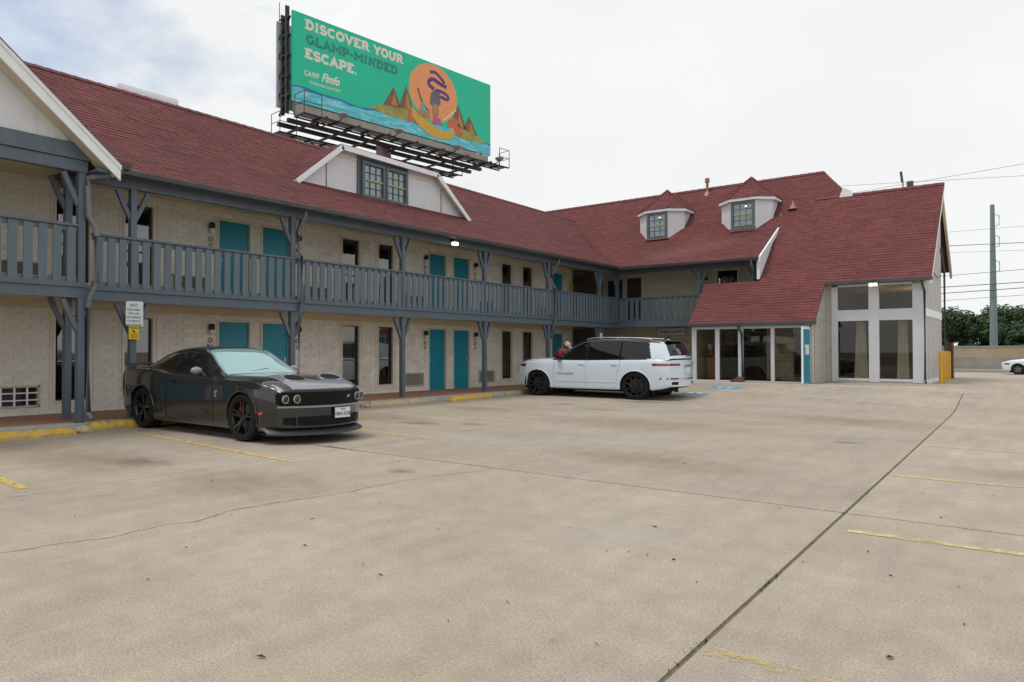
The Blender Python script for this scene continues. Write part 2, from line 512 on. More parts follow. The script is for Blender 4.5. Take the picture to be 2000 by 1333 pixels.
line((-12.6, 12.46), (-7.50, 11.96), 0.10, M['line2'])
line((-13.0, 3.2), (-8.0, 2.93), 0.11, M['line1'])
line((-12.6, 15.5), (-7.7, 15.0), 0.10, M['line3'])
line((-1.22, 6.41), (4.0, 6.55), 0.10, M['line2'])
line((-1.36, 9.57), (4.0, 9.78), 0.10, M['line2'])
line((-1.47, 12.90), (4.0, 12.80), 0.10, M['line2'])
line((-1.65, 16.15), (4.0, 16.0), 0.10, M['line3'])
line((-1.25, 3.42), (4.0, 3.60), 0.11, M['line3'])
line((-5.9, 16.8), (-4.3, 16.7), 0.09, M['line3'])
for (x0, x1, y0, y1) in ((-8.75, -7.8, 21.65, 22.15), (-8.35, -7.35, 23.05, 23.75)):
    p = [(x0 + (x1 - x0) * k / 8, (y0 + y1) / 2) for k in range(9)]
    ribbon(MB(), p, lambda i: (y1 - y0), 0.0045).build('blue_bay_marking', M['blue'], LOT, fix=False)
    for q in (0.35, 0.65):
        xx = x0 + (x1 - x0) * q
        ribbon(MB(), [(xx - .07, (y0 + y1) / 2), (xx + .07, (y0 + y1) / 2 + .1)], lambda i: 0.12, 0.009).build('white_bay_symbol', M['whitepaint'], LOT, fix=False)
line((-9.2, 22.5), (-6.9, 22.45), 0.09, M['line3'])

# oil and water stains in the bays and along the drive
def stain_mat(name, col, amt):
    m = mat(name, col, 0.75, var=0.2, vscale=3)
    t = m.node_tree; lk = t.links.new
    b = t.nodes['Principled BSDF']; o = t.nodes['Material Output']
    co = t.nodes.new('ShaderNodeTexCoord')
    ln = t.nodes.new('ShaderNodeVectorMath'); ln.operation = 'LENGTH'
    lk(co.outputs['Object'], ln.inputs[0])
    n = t.nodes.new('ShaderNodeTexNoise'); n.inputs['Scale'].default_value = 3.2; n.inputs['Detail'].default_value = 8; n.inputs['Roughness'].default_value = .7
    lk(co.outputs['Object'], n.inputs[0])
    a = t.nodes.new('ShaderNodeMath'); a.operation = 'MULTIPLY_ADD'; a.inputs[1].default_value = 1.6; lk(n.outputs[0], a.inputs[0]); lk(ln.outputs['Value'], a.inputs[2])
    r = t.nodes.new('ShaderNodeMapRange'); r.inputs[1].default_value = 0.85; r.inputs[2].default_value = 1.75; r.inputs[3].default_value = amt; r.inputs[4].default_value = 0.0
    lk(a.outputs[0], r.inputs[0])
    tr = t.nodes.new('ShaderNodeBsdfTransparent'); x = t.nodes.new('ShaderNodeMixShader')
    lk(r.outputs[0], x.inputs[0]); lk(tr.outputs[0], x.inputs[1]); lk(b.outputs[0], x.inputs[2]); lk(x.outputs[0], o.inputs[0])
    return m
M['oil'] = stain_mat('oil stain', (0.13, 0.105, 0.08), 0.34)
M['rustst'] = stain_mat('brown water stain', (0.27, 0.195, 0.12), 0.24)
M['pale'] = stain_mat('pale scuff', (0.58, 0.53, 0.46), 0.45)
def stain(x, y, rx, ry, m, rz=0.0, z=0.0022):
    mb = MB(); n = 20
    mb.v = [(math.cos(k * 2 * math.pi / n), math.sin(k * 2 * math.pi / n), 0) for k in range(n)]
    mb.f = [tuple(range(n))]
    o = mb.build('stain', m, None, fix=False)
    o.parent = LOT; o.location = (x, y, z); o.scale = (rx, ry, 1); o.rotation_euler = (0, 0, rz)
for q in ((-9.4, 10.6, .55, .35, 'oil'), (-8.5, 11.1, .35, .22, 'oil'), (-9.9, 16.9, .5, .4, 'oil'), (-8.8, 4.6, .7, .4, 'oil'), (-9.6, 4.3, 1.6, .9, 'rustst'), (-10.6, 11.0, 1.9, .9, 'rustst'), (-11.5, 10.2, 1.2, .7, 'rustst'),
          (-10.8, 14.2, 1.6, .8, 'rustst'), (-6.0, 13.2, 2.6, 1.3, 'rustst'), (-4.0, 8.9, 1.8, .8, 'rustst'), (-3.2, 16.5, 2.4, 1.4, 'rustst'), (.2, 10.6, 1.3, .7, 'rustst'), (-6.6, 4.6, 1.4, .9, 'rustst'), (-2.6, 5.2, .9, .6, 'pale'),
          (-7.4, 9.4, 2.0, .9, 'pale'), (-5.2, 10.4, 2.2, 1.0, 'pale'), (-9.0, 13.2, 1.8, .5, 'pale'), (-4.6, 18.2, 3.0, .7, 'pale'), (-8.7, 19.0, 1.2, .4, 'oil'), (-11.4, 4.0, 1.1, .9, 'rustst'), (-8.3, 15.9, 1.0, .5, 'rustst'), (-2.4, 12.6, .3, .2, 'oil'), (-5.8, 6.2, .25, .18, 'oil'), (.6, 7.9, .28, .22, 'oil'), (.3, 13.9, .4, .25, 'oil')):
    stain(q[0], q[1], q[2], q[3], M[q[4]], random.uniform(-.3, .3), .0016 + .0001 * random.random())

# weeds in the joints and leaf litter
M['weed'] = mat('weed green', (0.075, 0.12, 0.03), 0.8, var=0.35, vscale=30)
M['litter'] = mat('dry leaf', (0.055, 0.04, 0.026), 0.85, var=0.4, vscale=30)
wd = MB()
rw = random.Random(5)
def tuft(x, y, n, s):
    for _ in range(n):
        a = rw.uniform(0, 6.28); r = abs(rw.gauss(0, s * 0.5)); L_ = rw.uniform(.4, 1) * 0.05
        px, py = x + rw.gauss(0, s), y + rw.gauss(0, 0.012)
        d = Vector((math.cos(a), math.sin(a), rw.uniform(0.2, 1.0))).normalized() * L_
        e = Vector((-d.y, d.x, 0)); e = e.normalized() * 0.006 if e.length > 0 else Vector((0.006, 0, 0))
        z = hz(py) - 0.005
        wd.add([(px - e.x, py - e.y, z), (px + e.x, py + e.y, z), (px + d.x, py + d.y, z + d.z)], [(0, 1, 2)])
for (x, n, s) in ((-8.55, 60, .18), (-8.1, 90, .12), (-7.75, 70, .14), (-7.45, 30, .2), (-5.2, 20, .2)): tuft(x, 7.1, n, s)
for y, n in ((3.35, 16), (4.6, 9), (4.75, 12), (7.1, 6), (8.3, 3)):
    for _ in range(n):
        yy = y + rw.gauss(0, .10); x = JM(yy)
        a = rw.uniform(0, 6.28); L_ = rw.uniform(.3, 1) * 0.035
        wd.add([(x - .004 + rw.gauss(0, .008), yy, -0.02), (x + .006, yy + .006, -0.02), (x + math.cos(a) * L_, yy + math.sin(a) * L_, 0.0 + rw.uniform(0, .02))], [(0, 1, 2)])
tag(wd.build('joint_weeds', M['weed'], fix=False), 'small green weeds growing in the slab joints', 'weeds', kind='stuff')
lit = MB()
spots = [(-3.08, 3.92), (-2.31, 3.34), (-1.84, 3.04), (-1.66, 3.14), (-2.37, 4.64), (-1.93, 4.73), (-2.76, 2.02), (-4.09, 3.37), (-2.42, 5.55), (-2.29, 6.28), (-1.46, 5.66), (-3.68, 4.37), (-5.4, 3.48), (-4.69, 2.79), (-4.21, 2.25), (-0.35, 4.59), (-0.57, 3.87), (-0.77, 5.28), (-4.02, 9.42), (-3.44, 3.32), (-3.2, 3.24), (-4.7, 3.95), (-2.25, 4.73)]
for _ in range(110): spots.append((rw.uniform(-9, 1.5), rw.uniform(2.5, 11)))
for i, (x, y) in enumerate(spots):
    a = rw.uniform(0, 6.28); l_ = rw.uniform(.010, .030) if i < 23 else rw.uniform(.003, .011); w_ = l_ * rw.uniform(.12, .4)
    c, s = math.cos(a), math.sin(a)
    P = [(-l_, 0, 0), (0, -w_, rw.uniform(.002, .02)), (l_, 0, rw.uniform(0, .012)), (0, w_, rw.uniform(.002, .014))]
    lit.add([(x + p[0]*c - p[1]*s, y + p[0]*s + p[1]*c, hz(y) + 0.004 + p[2]) for p in P], [(0, 1, 2), (0, 2, 3)])
tag(lit.build('leaf_litter', M['litter'], fix=False), 'scattered dry leaves and twigs on the concrete', 'leaf litter', kind='stuff')
# ------------------------------------------------------------------ the motel (one building, two wings)
XP, XW = -13.9, -15.67          # post line, room wall face
ZW, ZD = 0.12, 2.60             # walkway top, deck top
MO = thing('motel_building', 'two-storey motel with red shingle roof, slate blue balcony and teal doors', 'building', (-15.0, 16.0, 0))

# walkway and kerb
MB().box(-15.9, -13.62, -2, 30.3, -0.2, ZW - 0.004).build('walkway', M['tile'], MO)
MB().box(-13.62, -13.30, -2, 26.0, -0.2, ZW - 0.01).build('kerb', M['conc2'], MO, bevel=0.015)

# ---- openings of the room wall
LOWW = [(6.32, 7.0), (7.78, 8.44), (14.27, 14.94), (15.76, 16.39), (22.30, 22.93), (23.71, 24.37)]
DOORS = [(2.2, 3.05), (3.5, 4.35), (10.17, 11.07), (11.47, 12.32), (18.13, 18.98), (19.42, 20.29), (25.88, 26.74)]
ACS = [(4.95, 6.02), (8.9, 9.8), (12.85, 13.75), (16.93, 17.85), (20.85, 21.8), (24.75, 25.6)]
ops = []
for a, b in LOWW:
    ops.append((a, b, 0.38, 2.16, 'w', 0)); ops.append((a, b, 2.86, 4.70, 'w', 1))
for a, b in DOORS:
    ops.append((a, b, ZW, 2.14, 'd', 0)); ops.append((a, b, ZD, 4.655, 'd', 1))
for a, b in ACS:
    ops.append((a, b, 0.28, 0.71, 'a', 0)); ops.append((a, b, 2.80, 3.22, 'a', 1))
PADW = 0.045
def openings(lev): return [(a - PADW, b + PADW, z0 - (PADW if k == 'w' else 0), z1 + PADW) if k != 'a' else (a, b, z0, z1) for a, b, z0, z1, k, l in ops if l == lev]
Y0, Y1 = 1.0, 27.55
wall = MB(); bricks = []
for lev, z0, z1 in ((0, ZW, 2.46), (1, ZD, 5.02)):
    O = openings(lev)
    ys = sorted({Y0, Y1, *[o[0] for o in O], *[o[1] for o in O]})
    for a, b in zip(ys[:-1], ys[1:]):
        m = (a + b) / 2
        cuts = sorted([(o[2], o[3]) for o in O if o[0] < m < o[1]])
        z = z0
        for c0, c1 in cuts + [(z1, z1)]:
            if c0 > z + 1e-4: wall.box(XW - 0.2, XW - 0.012, a, b, z, c0)
            z = max(z, c1)
    # courses of bricks, cut at openings
    H = 0.1016; BL = 0.335
    nrow = int((z1 - z0) / H)
    rb = random.Random(3 + lev)
    for r in range(nrow + 1):
        za = z0 + r * H; zb = min(za + H - 0.011, z1)
        if zb - za < 0.02: continue
        zm = (za + zb) / 2
        cuts = sorted([(o[0], o[1]) for o in O if o[2] < zm < o[3]])
        y = Y0
        segs = []
        for c0, c1 in cuts + [(Y1, Y1)]:
            if c0 > y: segs.append((y, c0))
            y = max(y, c1)
        off = (0.5 if r % 2 else 0) * BL + 0.02 * rb.random()
        for s0, s1 in segs:
            k = math.floor((s0 - off) / BL)
            while k * BL + off < s1:
                a = max(s0, k * BL + off); b = min(s1, (k + 1) * BL + off - 0.011)
                if b - a > 0.03: bricks.append((a, b, za, zb, rb.uniform(-.003, .003)))
                k += 1
wall.build('wall', M['mortar'], MO)
# the 300 bricks that show largest are pieces of their own
vis = [b for b in bricks if b[1] > 5.2]
vis.sort(key=lambda b: (b[0] ** 2 + XW ** 2) if not (b[2] < 1.5 and 7.9 < b[0] < 13) else 1e9)
near = set(vis[:300])
bm_ = MB().box(-0.04, 0, 0, 1, 0, 1)
proto = None
wallobj = [o for o in MO.children if o.name.startswith('wall')][0]
for (a, b, za, zb, j) in near:
    if proto is None:
        me = bpy.data.meshes.new('brick'); me.from_pydata(bm_.v, [], bm_.f); me.materials.append(M['brick']); proto = me
    o = bpy.data.objects.new('brick', proto); COL.objects.link(o); o.parent = wallobj
    o.location = Vector((XW + j, a, za)) - woff(MO); o.scale = (1, b - a, zb - za)
st = MB()
for b in bricks:
    if b in near: continue
    st.box(XW - 0.04, XW + b[4], b[0], b[1], b[2], b[3])
st.build('brick_field', M['brickstuff'], wallobj, fix=False, kind='stuff')

# ---- windows, doors, air conditioner grilles, lamps
def window(y0, y1, z0, z1, lev, idx):
    fr = MB()
    t = 0.05
    for a, b, c, d in ((y0 - t, y1 + t, z1, z1 + t), (y0 - t, y1 + t, z0 - t, z0), (y0 - t, y0, z0, z1), (y1, y1 + t, z0, z1)):
        fr.box(XW - 0.10, XW + 0.022, a, b, c, d)
    w_ = fr.build('window', M['trimcream'], MO)
    # outer bead of the casing
    cs = MB(); e = 0.10
    for a, b, c, d in ((y0 - e - .02, y1 + e + .02, z1 + e, z1 + e + .02), (y0 - e - .02, y0 - e, z0 - e, z1 + e), (y1 + e, y1 + e + .02, z0 - e, z1 + e), (y0 - e - .02, y1 + e + .02, z0 - e - .02, z0 - e)):
        cs.box(XW - 0.02, XW + 0.012, a, b, c, d)
    cs.build('casing', M['trimcream'], w_)
    f = MB(); q = 0.025; zm = z0 + (z1 - z0) * 0.43
    for a, b, c, d in ((y0, y1, z1 - q, z1), (y0, y1, z0, z0 + q), (y0, y0 + q, z0 + q, z1 - q), (y1 - q, y1, z0 + q, z1 - q), (y0 + q, y1 - q, zm - .018, zm + .018)):
        f.box(XW - 0.115, XW - 0.05, a, b, c, d)
    f.build('frame', M['frame'], w_)
    MB().box(XW - 0.087, XW - 0.083, y0 + q, y1 - q, z0 + q, zm - .018).build('pane', M['glass'], w_)
    MB().box(XW - 0.087, XW - 0.083, y0 + q, y1 - q, zm + .018, z1 - q).build('pane', M['glass'], w_)
    bk = MB().box(XW - 0.42, XW - 0.40, y0 - .06, y1 + .06, z0 - .05, z1 + .05)
    for a, b, c, d in ((y0 - .08, y0 - .06, z0 - .05, z1 + .05), (y1 + .06, y1 + .08, z0 - .05, z1 + .05), (y0 - .06, y1 + .06, z0 - .07, z0 - .05), (y0 - .06, y1 + .06, z1 + .05, z1 + .07)):
        bk.box(XW - 0.42, XW - 0.205, a, b, c, d)
    bk.build('room_dark', M['dark'], w_)
    rr = random.Random(idx)
    c = MB(); n = 26
    ya, yb = (y0 + .0, y1) if lev else (y0 + (y1 - y0) * rr.choice((0.0, 0.35)), y1 - (y1 - y0) * rr.choice((0.0, 0.25)))
    zt, zl = (z1 - 0.55 if lev else z1 + 0.02), z0 - 0.02
    for k in range(n + 1):
        yy = ya + (yb - ya) * k / n
        xx = XW - 0.135 + (0.0 if lev and idx % 2 else 0.016 * math.sin(k * 1.9 + idx))
        c.v += [(xx, yy, zl), (xx, yy, zt)]
    c.f += [(2 * k, 2 * k + 2, 2 * k + 3, 2 * k + 1) for k in range(n)]
    c.build('curtain', M['skysheet'] if lev else M['curtain'], w_, smooth=True, fix=False)  # upstairs this sheet imitates the sky's reflection; downstairs it is a curtain

def door(y0, y1, z0, z1, flip):
    fr = MB(); t = 0.05
    for a, b, c, d in ((y0 - t, y1 + t, z1, z1 + t), (y0 - t, y0, z0, z1), (y1, y1 + t, z0, z1)):
        fr.box(XW - 0.12, XW + 0.022, a, b, c, d)
    d_ = MB().box(XW - 0.09, XW - 0.045, y0 + .004, y1 - .004, z0 + 0.01, z1 - .004).build('door', M['teal'], MO)
    fr.build('frame', M['trimcream'], d_)
    yk = y1 - 0.07 if flip else y0 + 0.07
    hd = MB().box(XW - 0.045, XW - 0.038, yk - .03, yk + .03, z0 + .92, z0 + 1.12)
    hd.tube([(XW - 0.04, yk, z0 + 1.0), (XW - 0.0, yk, z0 + 1.0), (XW + 0.0, yk + (-.11 if flip else .11), z0 + 1.0)], 0.011)
    hd.lathe([(0.0, 0.012), (0.022, 0.01), (0.024, 0.0)], 12, (XW - .045, yk, z0 + 1.08), 0)
    hd.build('handle', M['steel'], d_)
    MB().box(XW - 0.14, XW + 0.03, y0, y1, z0 - 0.004, z0 + 0.008).build('threshold', M['steel'], d_)

def ac(y0, y1, z0, z1, big):
    a_ = MB()
    e = 0.035
    for a, b, c, d in ((y0, y1, z1 - e, z1), (y0, y1, z0, z0 + e), (y0, y0 + e, z0, z1), (y1 - e, y1, z0, z1)):
        a_.box(XW - 0.1, XW + 0.03, a, b, c, d)
    o = a_.build('air_conditioner_grille', M['grille'], MO)
    MB().box(XW - 0.11, XW - 0.09, y0, y1, z0, z1).build('backing', M['dark'], o)
    if big:
        s = MB()
        for k in (1, 2): s.box(XW - 0.02, XW + 0.02, y0 + e, y1 - e, z0 + (z1 - z0) * k / 3 - .012, z0 + (z1 - z0) * k / 3 + .012)
        for k in (0.33, 0.56, 0.78): s.box(XW - 0.02, XW + 0.024, y0 + (y1 - y0) * k - .014, y0 + (y1 - y0) * k + .014, z0 + e, z1 - e)
        s.build('grille_bars', M['white'], o)
        MB().box(XW - 0.07, XW - 0.06, y0 + .3, y0 + .75, z0 + e, z1 - e).build('coil', M['frame'], o)
    else:
        n = 9
        for k in range(n):
            zc = z0 + e + (z1 - z0 - 2 * e) * (k + .5) / n
            MB().slab([(XW - 0.05, y0 + e, zc + .016), (XW + 0.015, y0 + e, zc - .010), (XW + 0.015, y1 - e, zc - .010), (XW - 0.05, y1 - e, zc + .016)], (0, 0, -.006)).build('slat', M['grille'], o)
for i, (a, b, z0, z1, k, l) in enumerate(ops):
    if k == 'w': window(a, b, z0, z1, l, i)
    elif k == 'd': door(a, b, z0, z1, DOORS.index((a, b)) % 2 == 1)
    else: ac(a, b, z0, z1, a < 5.5 and l == 0)

def wall_lamp(p, n):
    """black capped jar lantern facing n (0: +X, 1: -Y) with the ring and hook ornament below"""
    x, y, z = p
    def T(u, v, h):      # u out of the wall, v along it
        return (x + u, y + v, z + h) if n == 0 else (x + v, y - u, z + h)
    m = MB()
    c = T(0.09, 0, 0)
    m.lathe([(0.0, 0.20), (0.05, 0.195), (0.068, 0.17), (0.07, 0.06), (0.06, 0.05), (0, 0.05)], 14, c)
    m.bar(T(0, 0, .12), T(.09, 0, .12), 0.06, 0.09)
    o = m.build('wall_lamp', M['black'], MO, smooth=True)
    MB().lathe([(0.05, 0.05), (0.055, 0.0), (0.05, -0.06), (0.03, -0.085), (0, -0.088)], 14, c).build('jar', M['jar'], o, smooth=True)
    r = MB()
    q = [T(.03, .055 * math.sin(t * .5236), -.20 + .05 * math.cos(t * .5236)) for t in range(13)]
    r.tube(q, 0.009, 6)
    q = [T(.03, .035 * math.cos(math.pi + t * .5236), -.36 - .04 * math.sin(math.pi + t * .5236) * -1) for t in range(7)]
    q = [T(.03, -.035, -.30)] + q + [T(.03, .035, -.30)]
    r.tube(q, 0.008, 6)
    r.build('ornament', M['black'], o, smooth=True)
for y in (9.93, 12.62, 17.90, 20.62, 25.62):
    wall_lamp((XW, y, 1.88), 0); wall_lamp((XW, y, 4.36), 0)

# ---- deck, ceilings, beams
MB().box(-15.9, -13.87, 0.5, 30.6, 2.44, ZD - 0.01).build('balcony_deck', M['ceil'], MO)
MB().box(-15.86, -13.84, 0.5, 30.3, 4.93, 4.98).build('balcony_ceiling', M['ceil'], MO)
MB().box(-13.86 - .04, -13.80, 6.0, 28.20, 2.37, 2.60).build('deck_fascia', M['slate'], MO, bevel=0.006)
MB().box(-13.795, -13.76, 6.0, 28.16, 2.565, 2.63).build('deck_nosing', M['slate'], MO, bevel=0.006)
MB().box(-13.97, -13.83, 6.0, 28.27, 4.62, 4.90).build('roof_beam', M['slate'], MO, bevel=0.008)
MB().box(XW - 0.01, XW + 0.035, 1, 27.5, 4.86, 4.93).build('crown_board', M['trimcream'], MO)

MB().box(XW - 0.01, XW + 0.03, 1, 27.5, 2.285, 2.45).build('frieze_board', M['ceil'], MO)
def post(x, y, z0, z1, braces=(1, -1), w_=0.125, axis=1):
    m = MB().box(x - w_ / 2, x + w_ / 2, y - w_ / 2, y + w_ / 2, z0, z1)
    o = m.build('post', M['slate'], MO, bevel=0.006)
    for s in braces:
        b = MB()
        P = []
        for k in range(5):
            t = k / 4
            d = 0.045 + 0.27 * t; h = z1 - 0.60 + 0.57 * t - 0.02 * math.sin(math.pi * t)
            P.append((x, y + s * d, h) if axis == 1 else (x + s * d, y, h))
        for p, q in zip(P[:-1], P[1:]):
            b.bar(p, q, 0.085, 0.08, up=(1, 0, 0) if axis == 1 else (0, 1, 0))
        b.build('brace', M['slate'], o, fix=False)
    return o
for y in (7.06, 11.03, 14.93, 18.81, 22.68, 26.59):
    post(-13.9, y, ZW - .01, 2.369); post(-13.9, y, 2.60, 4.619)
post(-13.9, 28.2, 2.60, 4.619, (-1,)); post(-13.9, 28.2, ZW - .01, 2.369, (-1,))

BAL = {}
def baluster_mesh(axis):
    if axis not in BAL:
        m = MB()
        if axis == 1: m.box(-0.013, 0.013, -0.074, 0.074, 0, 1)
        else: m.box(-0.074, 0.074, -0.013, 0.013, 0, 1)
        me = bpy.data.meshes.new('baluster'); me.from_pydata(m.v, [], m.f); me.materials.append(M['slate2'])
        BAL[axis] = me
    return BAL[axis]
def railing(x0, y0, x1, y1, zt=3.655, zb=2.66):
    axis = 1 if abs(y1 - y0) > abs(x1 - x0) else 0
    m = MB()
    if axis: m.box(x0 - .06, x0 + .06, y0, y1, zt - .045, zt); m.box(x0 - .03, x0 + .012, y0, y1, zt - .13, zt - .046)
    else: m.box(x0, x1, y0 - .06, y0 + .06, zt - .045, zt); m.box(x0, x1, y0 - .012, y0 + .03, zt - .13, zt - .046)
    r = m.build('railing', M['slate'], MO, bevel=0.004)
    b = MB()
    if axis: b.box(x0 - .03, x0 + .012, y0, y1, zb, zb + .08); b.box(x0 - .05, x0 + .05, y0, y1, zb - .045, zb)
    else: b.box(x0, x1, y0 - .012, y0 + .03, zb, zb + .08); b.box(x0, x1, y0 - .05, y0 + .05, zb - .045, zb)
    b.build('bottom_rail', M['slate'], r)
    Ln = (y1 - y0) if axis else (x1 - x0)
    n = int(round(Ln / 0.238)); p = Ln / n
    for k in range(n):
        c = (k + .5) * p + random.uniform(-.006, .006)
        o = bpy.data.objects.new('baluster', baluster_mesh(axis)); COL.objects.link(o); o.parent = r
        P = (x0 + 0.028, y0 + c, zb - .01) if axis else (x0 + c, y0 - 0.028, zb - .01)
        o.location = Vector(P) - woff(MO); o.scale = (1, 1, zt - .05 - zb)
for a, b in ((6.25, 11.03), (11.03, 14.93), (14.93, 18.81), (18.81, 22.68), (22.68, 28.2)):
    railing(-13.86, a + (.075 if a > 6.3 else 0), -13.86, b - .075)

# ---- downspouts and gutter
def downspout(path, m='pipe', r=0.042):
    MB().tube(path, r, 10).build('downspout', M[m], MO, smooth=True)
for y in (11.16, 22.86):
    downspout([(-13.52, y, 4.80), (-13.52, y, 4.70), (-13.62, y, 4.55), (-13.78, y, 4.35), (-13.80, y, 4.2), (-13.80, y, 3.85), (-13.72, y + .03, 3.70), (-13.70, y + .03, 2.55), (-13.78, y, 2.30), (-13.79, y, 0.25), (-13.70, y, 0.17)])
gm = MB().prism([(-13.60, 4.885), (-13.60, 4.78), (-13.52, 4.775), (-13.47, 4.80), (-13.455, 4.885), (-13.475, 4.885), (-13.485, 4.86), (-13.58, 4.86)], 1, 6.35, 27.50)
# prism on axis 1 uses (x, z)
gm.build('gutter', M['gutter'], MO)

# ---- roof of shingles
def shingles(mb, A, B, Cc, D, course=0.145, tab=0.31, lift=0.013, seed=1):
    """A->B lower edge, D->C upper edge; overlapping tabs in courses, clipped by the sloping ends"""
    A, B, Cc, D = map(Vector, (A, B, Cc, D))
    e = (B - A).normalized()
    nrm = e.cross(D - A).normalized()
    if nrm.z < 0: nrm = -nrm
    rr = random.Random(seed)
    n = max(1, int(round((((D + Cc) - (A + B)) / 2).length / course)))
    for i in range(n):
        v0, v1 = i / n, min(1.0, (i + 1.3) / n)
        l0, r0 = A.lerp(D, v0), B.lerp(Cc, v0)
        l1, r1 = A.lerp(D, v1), B.lerp(Cc, v1)
        s0, s1 = (l0 - A).dot(e), (r0 - A).dot(e)
        t0, t1 = (l1 - A).dot(e), (r1 - A).dot(e)
        s = min(s0, t0) - rr.random() * tab
        end = max(s1, t1)
        def pt(s, lo):
            if lo:
                q = min(max(s, s0), s1); f = (q - s0) / max(1e-6, s1 - s0); return l0.lerp(r0, f)
            q = min(max(s, t0), t1); f = (q - t0) / max(1e-6, t1 - t0); return l1.lerp(r1, f)
        while s < end:
            q = s + tab * rr.choice((0.5, 0.75, 1, 1, 1.15))
            a, b, c, d = pt(s, 1), pt(q - .004, 1), pt(q - .004, 0), pt(s, 0)
            s = q
            if (b - a).length < 1e-3 and (c - d).length < 1e-3: continue
            lf = nrm * (lift + rr.uniform(-.003, .004)); lo = nrm * 0.001
            k = len(mb.v)
            mb.v += [tuple(a), tuple(b), tuple(a + lf), tuple(b + lf), tuple(c + lo), tuple(d + lo)]
            mb.f += [(0 + k, 1 + k, 3 + k, 2 + k), (2 + k, 3 + k, 4 + k, 5 + k)]
RF = MB()      # solid deck under the shingles
SH = MB()
KX, KZ = -15.893, 6.158
def roofpatch(A, B, Cc, D, seed, thick=0.07):
    shingles(SH, A, B, Cc, D, seed=seed)
    RF.slab([Vector(p) - Vector((0, 0, .004)) for p in (A, B, Cc, D)], (0, 0, -thick))
SWP = 0.93
zl = lambda Y: KZ + SWP * (Y - 29.93)
# main wing, facing the lot: shallow porch slope, steeper upper slope
roofpatch((-13.50, 4.6, 4.885), (-13.50, 27.55, 4.865), (KX, 29.93, KZ), (KX, 4.6, KZ + .02), 1)
roofpatch((KX, 1.0, KZ + .02), (KX, 29.93, KZ), (-18.03, 31.83, 7.92), (-18.03, 1.0, 8.12), 2)
# second wing
roofpatch((-13.50, 27.50, 4.865), (-8.03, 27.50, 4.80), (-7.98, 29.93, KZ), (KX, 29.93, KZ), 3)
roofpatch((KX, 29.93, KZ), (-6.96, 29.93, KZ), (-6.96, 31.25, zl(31.25)), (-17.38, 31.25, zl(31.25)), 4)
roofpatch((-17.38, 31.25, zl(31.25)), (-5.85, 31.25, zl(31.25)), (-6.29, 31.83, zl(31.83)), (-18.03, 31.83, zl(31.83)), 14)
roofpatch((-24, 31.83, zl(31.83)), (-6.29, 31.83, zl(31.83)), (-6.96, 32.70, zl(32.70)), (-24, 32.70, zl(32.70)), 5)
roofpatch((-6.955, 29.93, KZ), (-2.82, 29.93, KZ), (-2.82, 31.25, zl(31.25)), (-6.955, 31.25, zl(31.25)), 6)
SH2 = SH; SH = MB(); RF2 = RF; RF = MB()
# office end
roofpatch((-9.97, 25.86, zl(25.86)), (-7.98, 25.86, zl(25.86)), (-7.98, 27.55, zl(27.55)), (-9.97, 27.55, zl(27.55)), 7)
roofpatch((-7.98, 25.86, zl(25.86)), (-5.82, 25.86, zl(25.86)), (-5.82, 29.93, KZ), (-7.98, 29.93, KZ), 8)
roofpatch((-5.82, 27.34, zl(27.34)), (-2.82, 27.34, zl(27.34)), (-2.82, 29.93, KZ), (-5.82, 29.93, KZ), 9)
def rooft(rf, sh, backs):
    r = rf.build('roof', M['deckroof'], MO)
    sh.build('shingles', M['shingle'], r, fix=False, kind='stuff')
    return r
BK = MB()
BK.slab([(-18.03, 1.0, 8.115), (-18.03, 32, 7.915), (-22.4, 32, 4.4), (-22.4, 1.0, 4.6)], (0, 0, -.07))
BK.slab([(-24, 32.70, 8.73), (-6.96, 32.70, 8.73), (-6.96, 36.6, 5.1), (-24, 36.6, 5.1)], (0, 0, -.07))
BK.slab([(-5.86, 31.26, 7.38), (-6.96, 32.70, 8.72), (-5.86, 34.1, 7.38)], (0, 0, -.07))
BK.slab([(-6.95, 31.25, 7.383), (-2.9, 31.25, 7.383), (-2.9, 34.3, 4.55), (-6.95, 34.3, 4.55)], (0, 0, -.09))
roof1 = rooft(RF2, SH2, None)
roof2 = rooft(RF, SH, None)
BK.build('rear_roof_slope', M['deckroof'], MO)
# ridge caps
rc = MB()
rc.prism([(-.13, -.09), (0, .035), (.13, -.09), (.12, -.10), (0, .015), (-.12, -.10)], 1, 0, 1)
def ridge(a, b):
    a = Vector(a); b = Vector(b); d = b - a; n = d.normalized(); sd = n.cross(Vector((0, 0, 1))).normalized()
    m = MB()
    k = int(d.length / 0.3)
    for i in range(k):
        p = a + d * i / k; q = a + d * (i + 1) / k
        up = Vector((0, 0, .012))
        m.add([p - sd * .13 - Vector((0, 0, .085)) + up, p + Vector((0, 0, .028)) + up, p + sd * .13 - Vector((0, 0, .085)) + up, q - sd * .13 - Vector((0, 0, .085)), q + Vector((0, 0, .028)), q + sd * .13 - Vector((0, 0, .085))], [(0, 3, 4, 1), (1, 4, 5, 2), (0, 1, 2)])
    m.build('ridge_cap', M['shingle'], MO, fix=False)
ridge((-18.03, 1.0, 8.12), (-18.03, 31.8, 7.92))
ridge((-24, 32.7, 8.735), (-6.96, 32.7, 8.735))
ridge((-6.95, 31.25, 7.387), (-2.82, 31.25, 7.387))

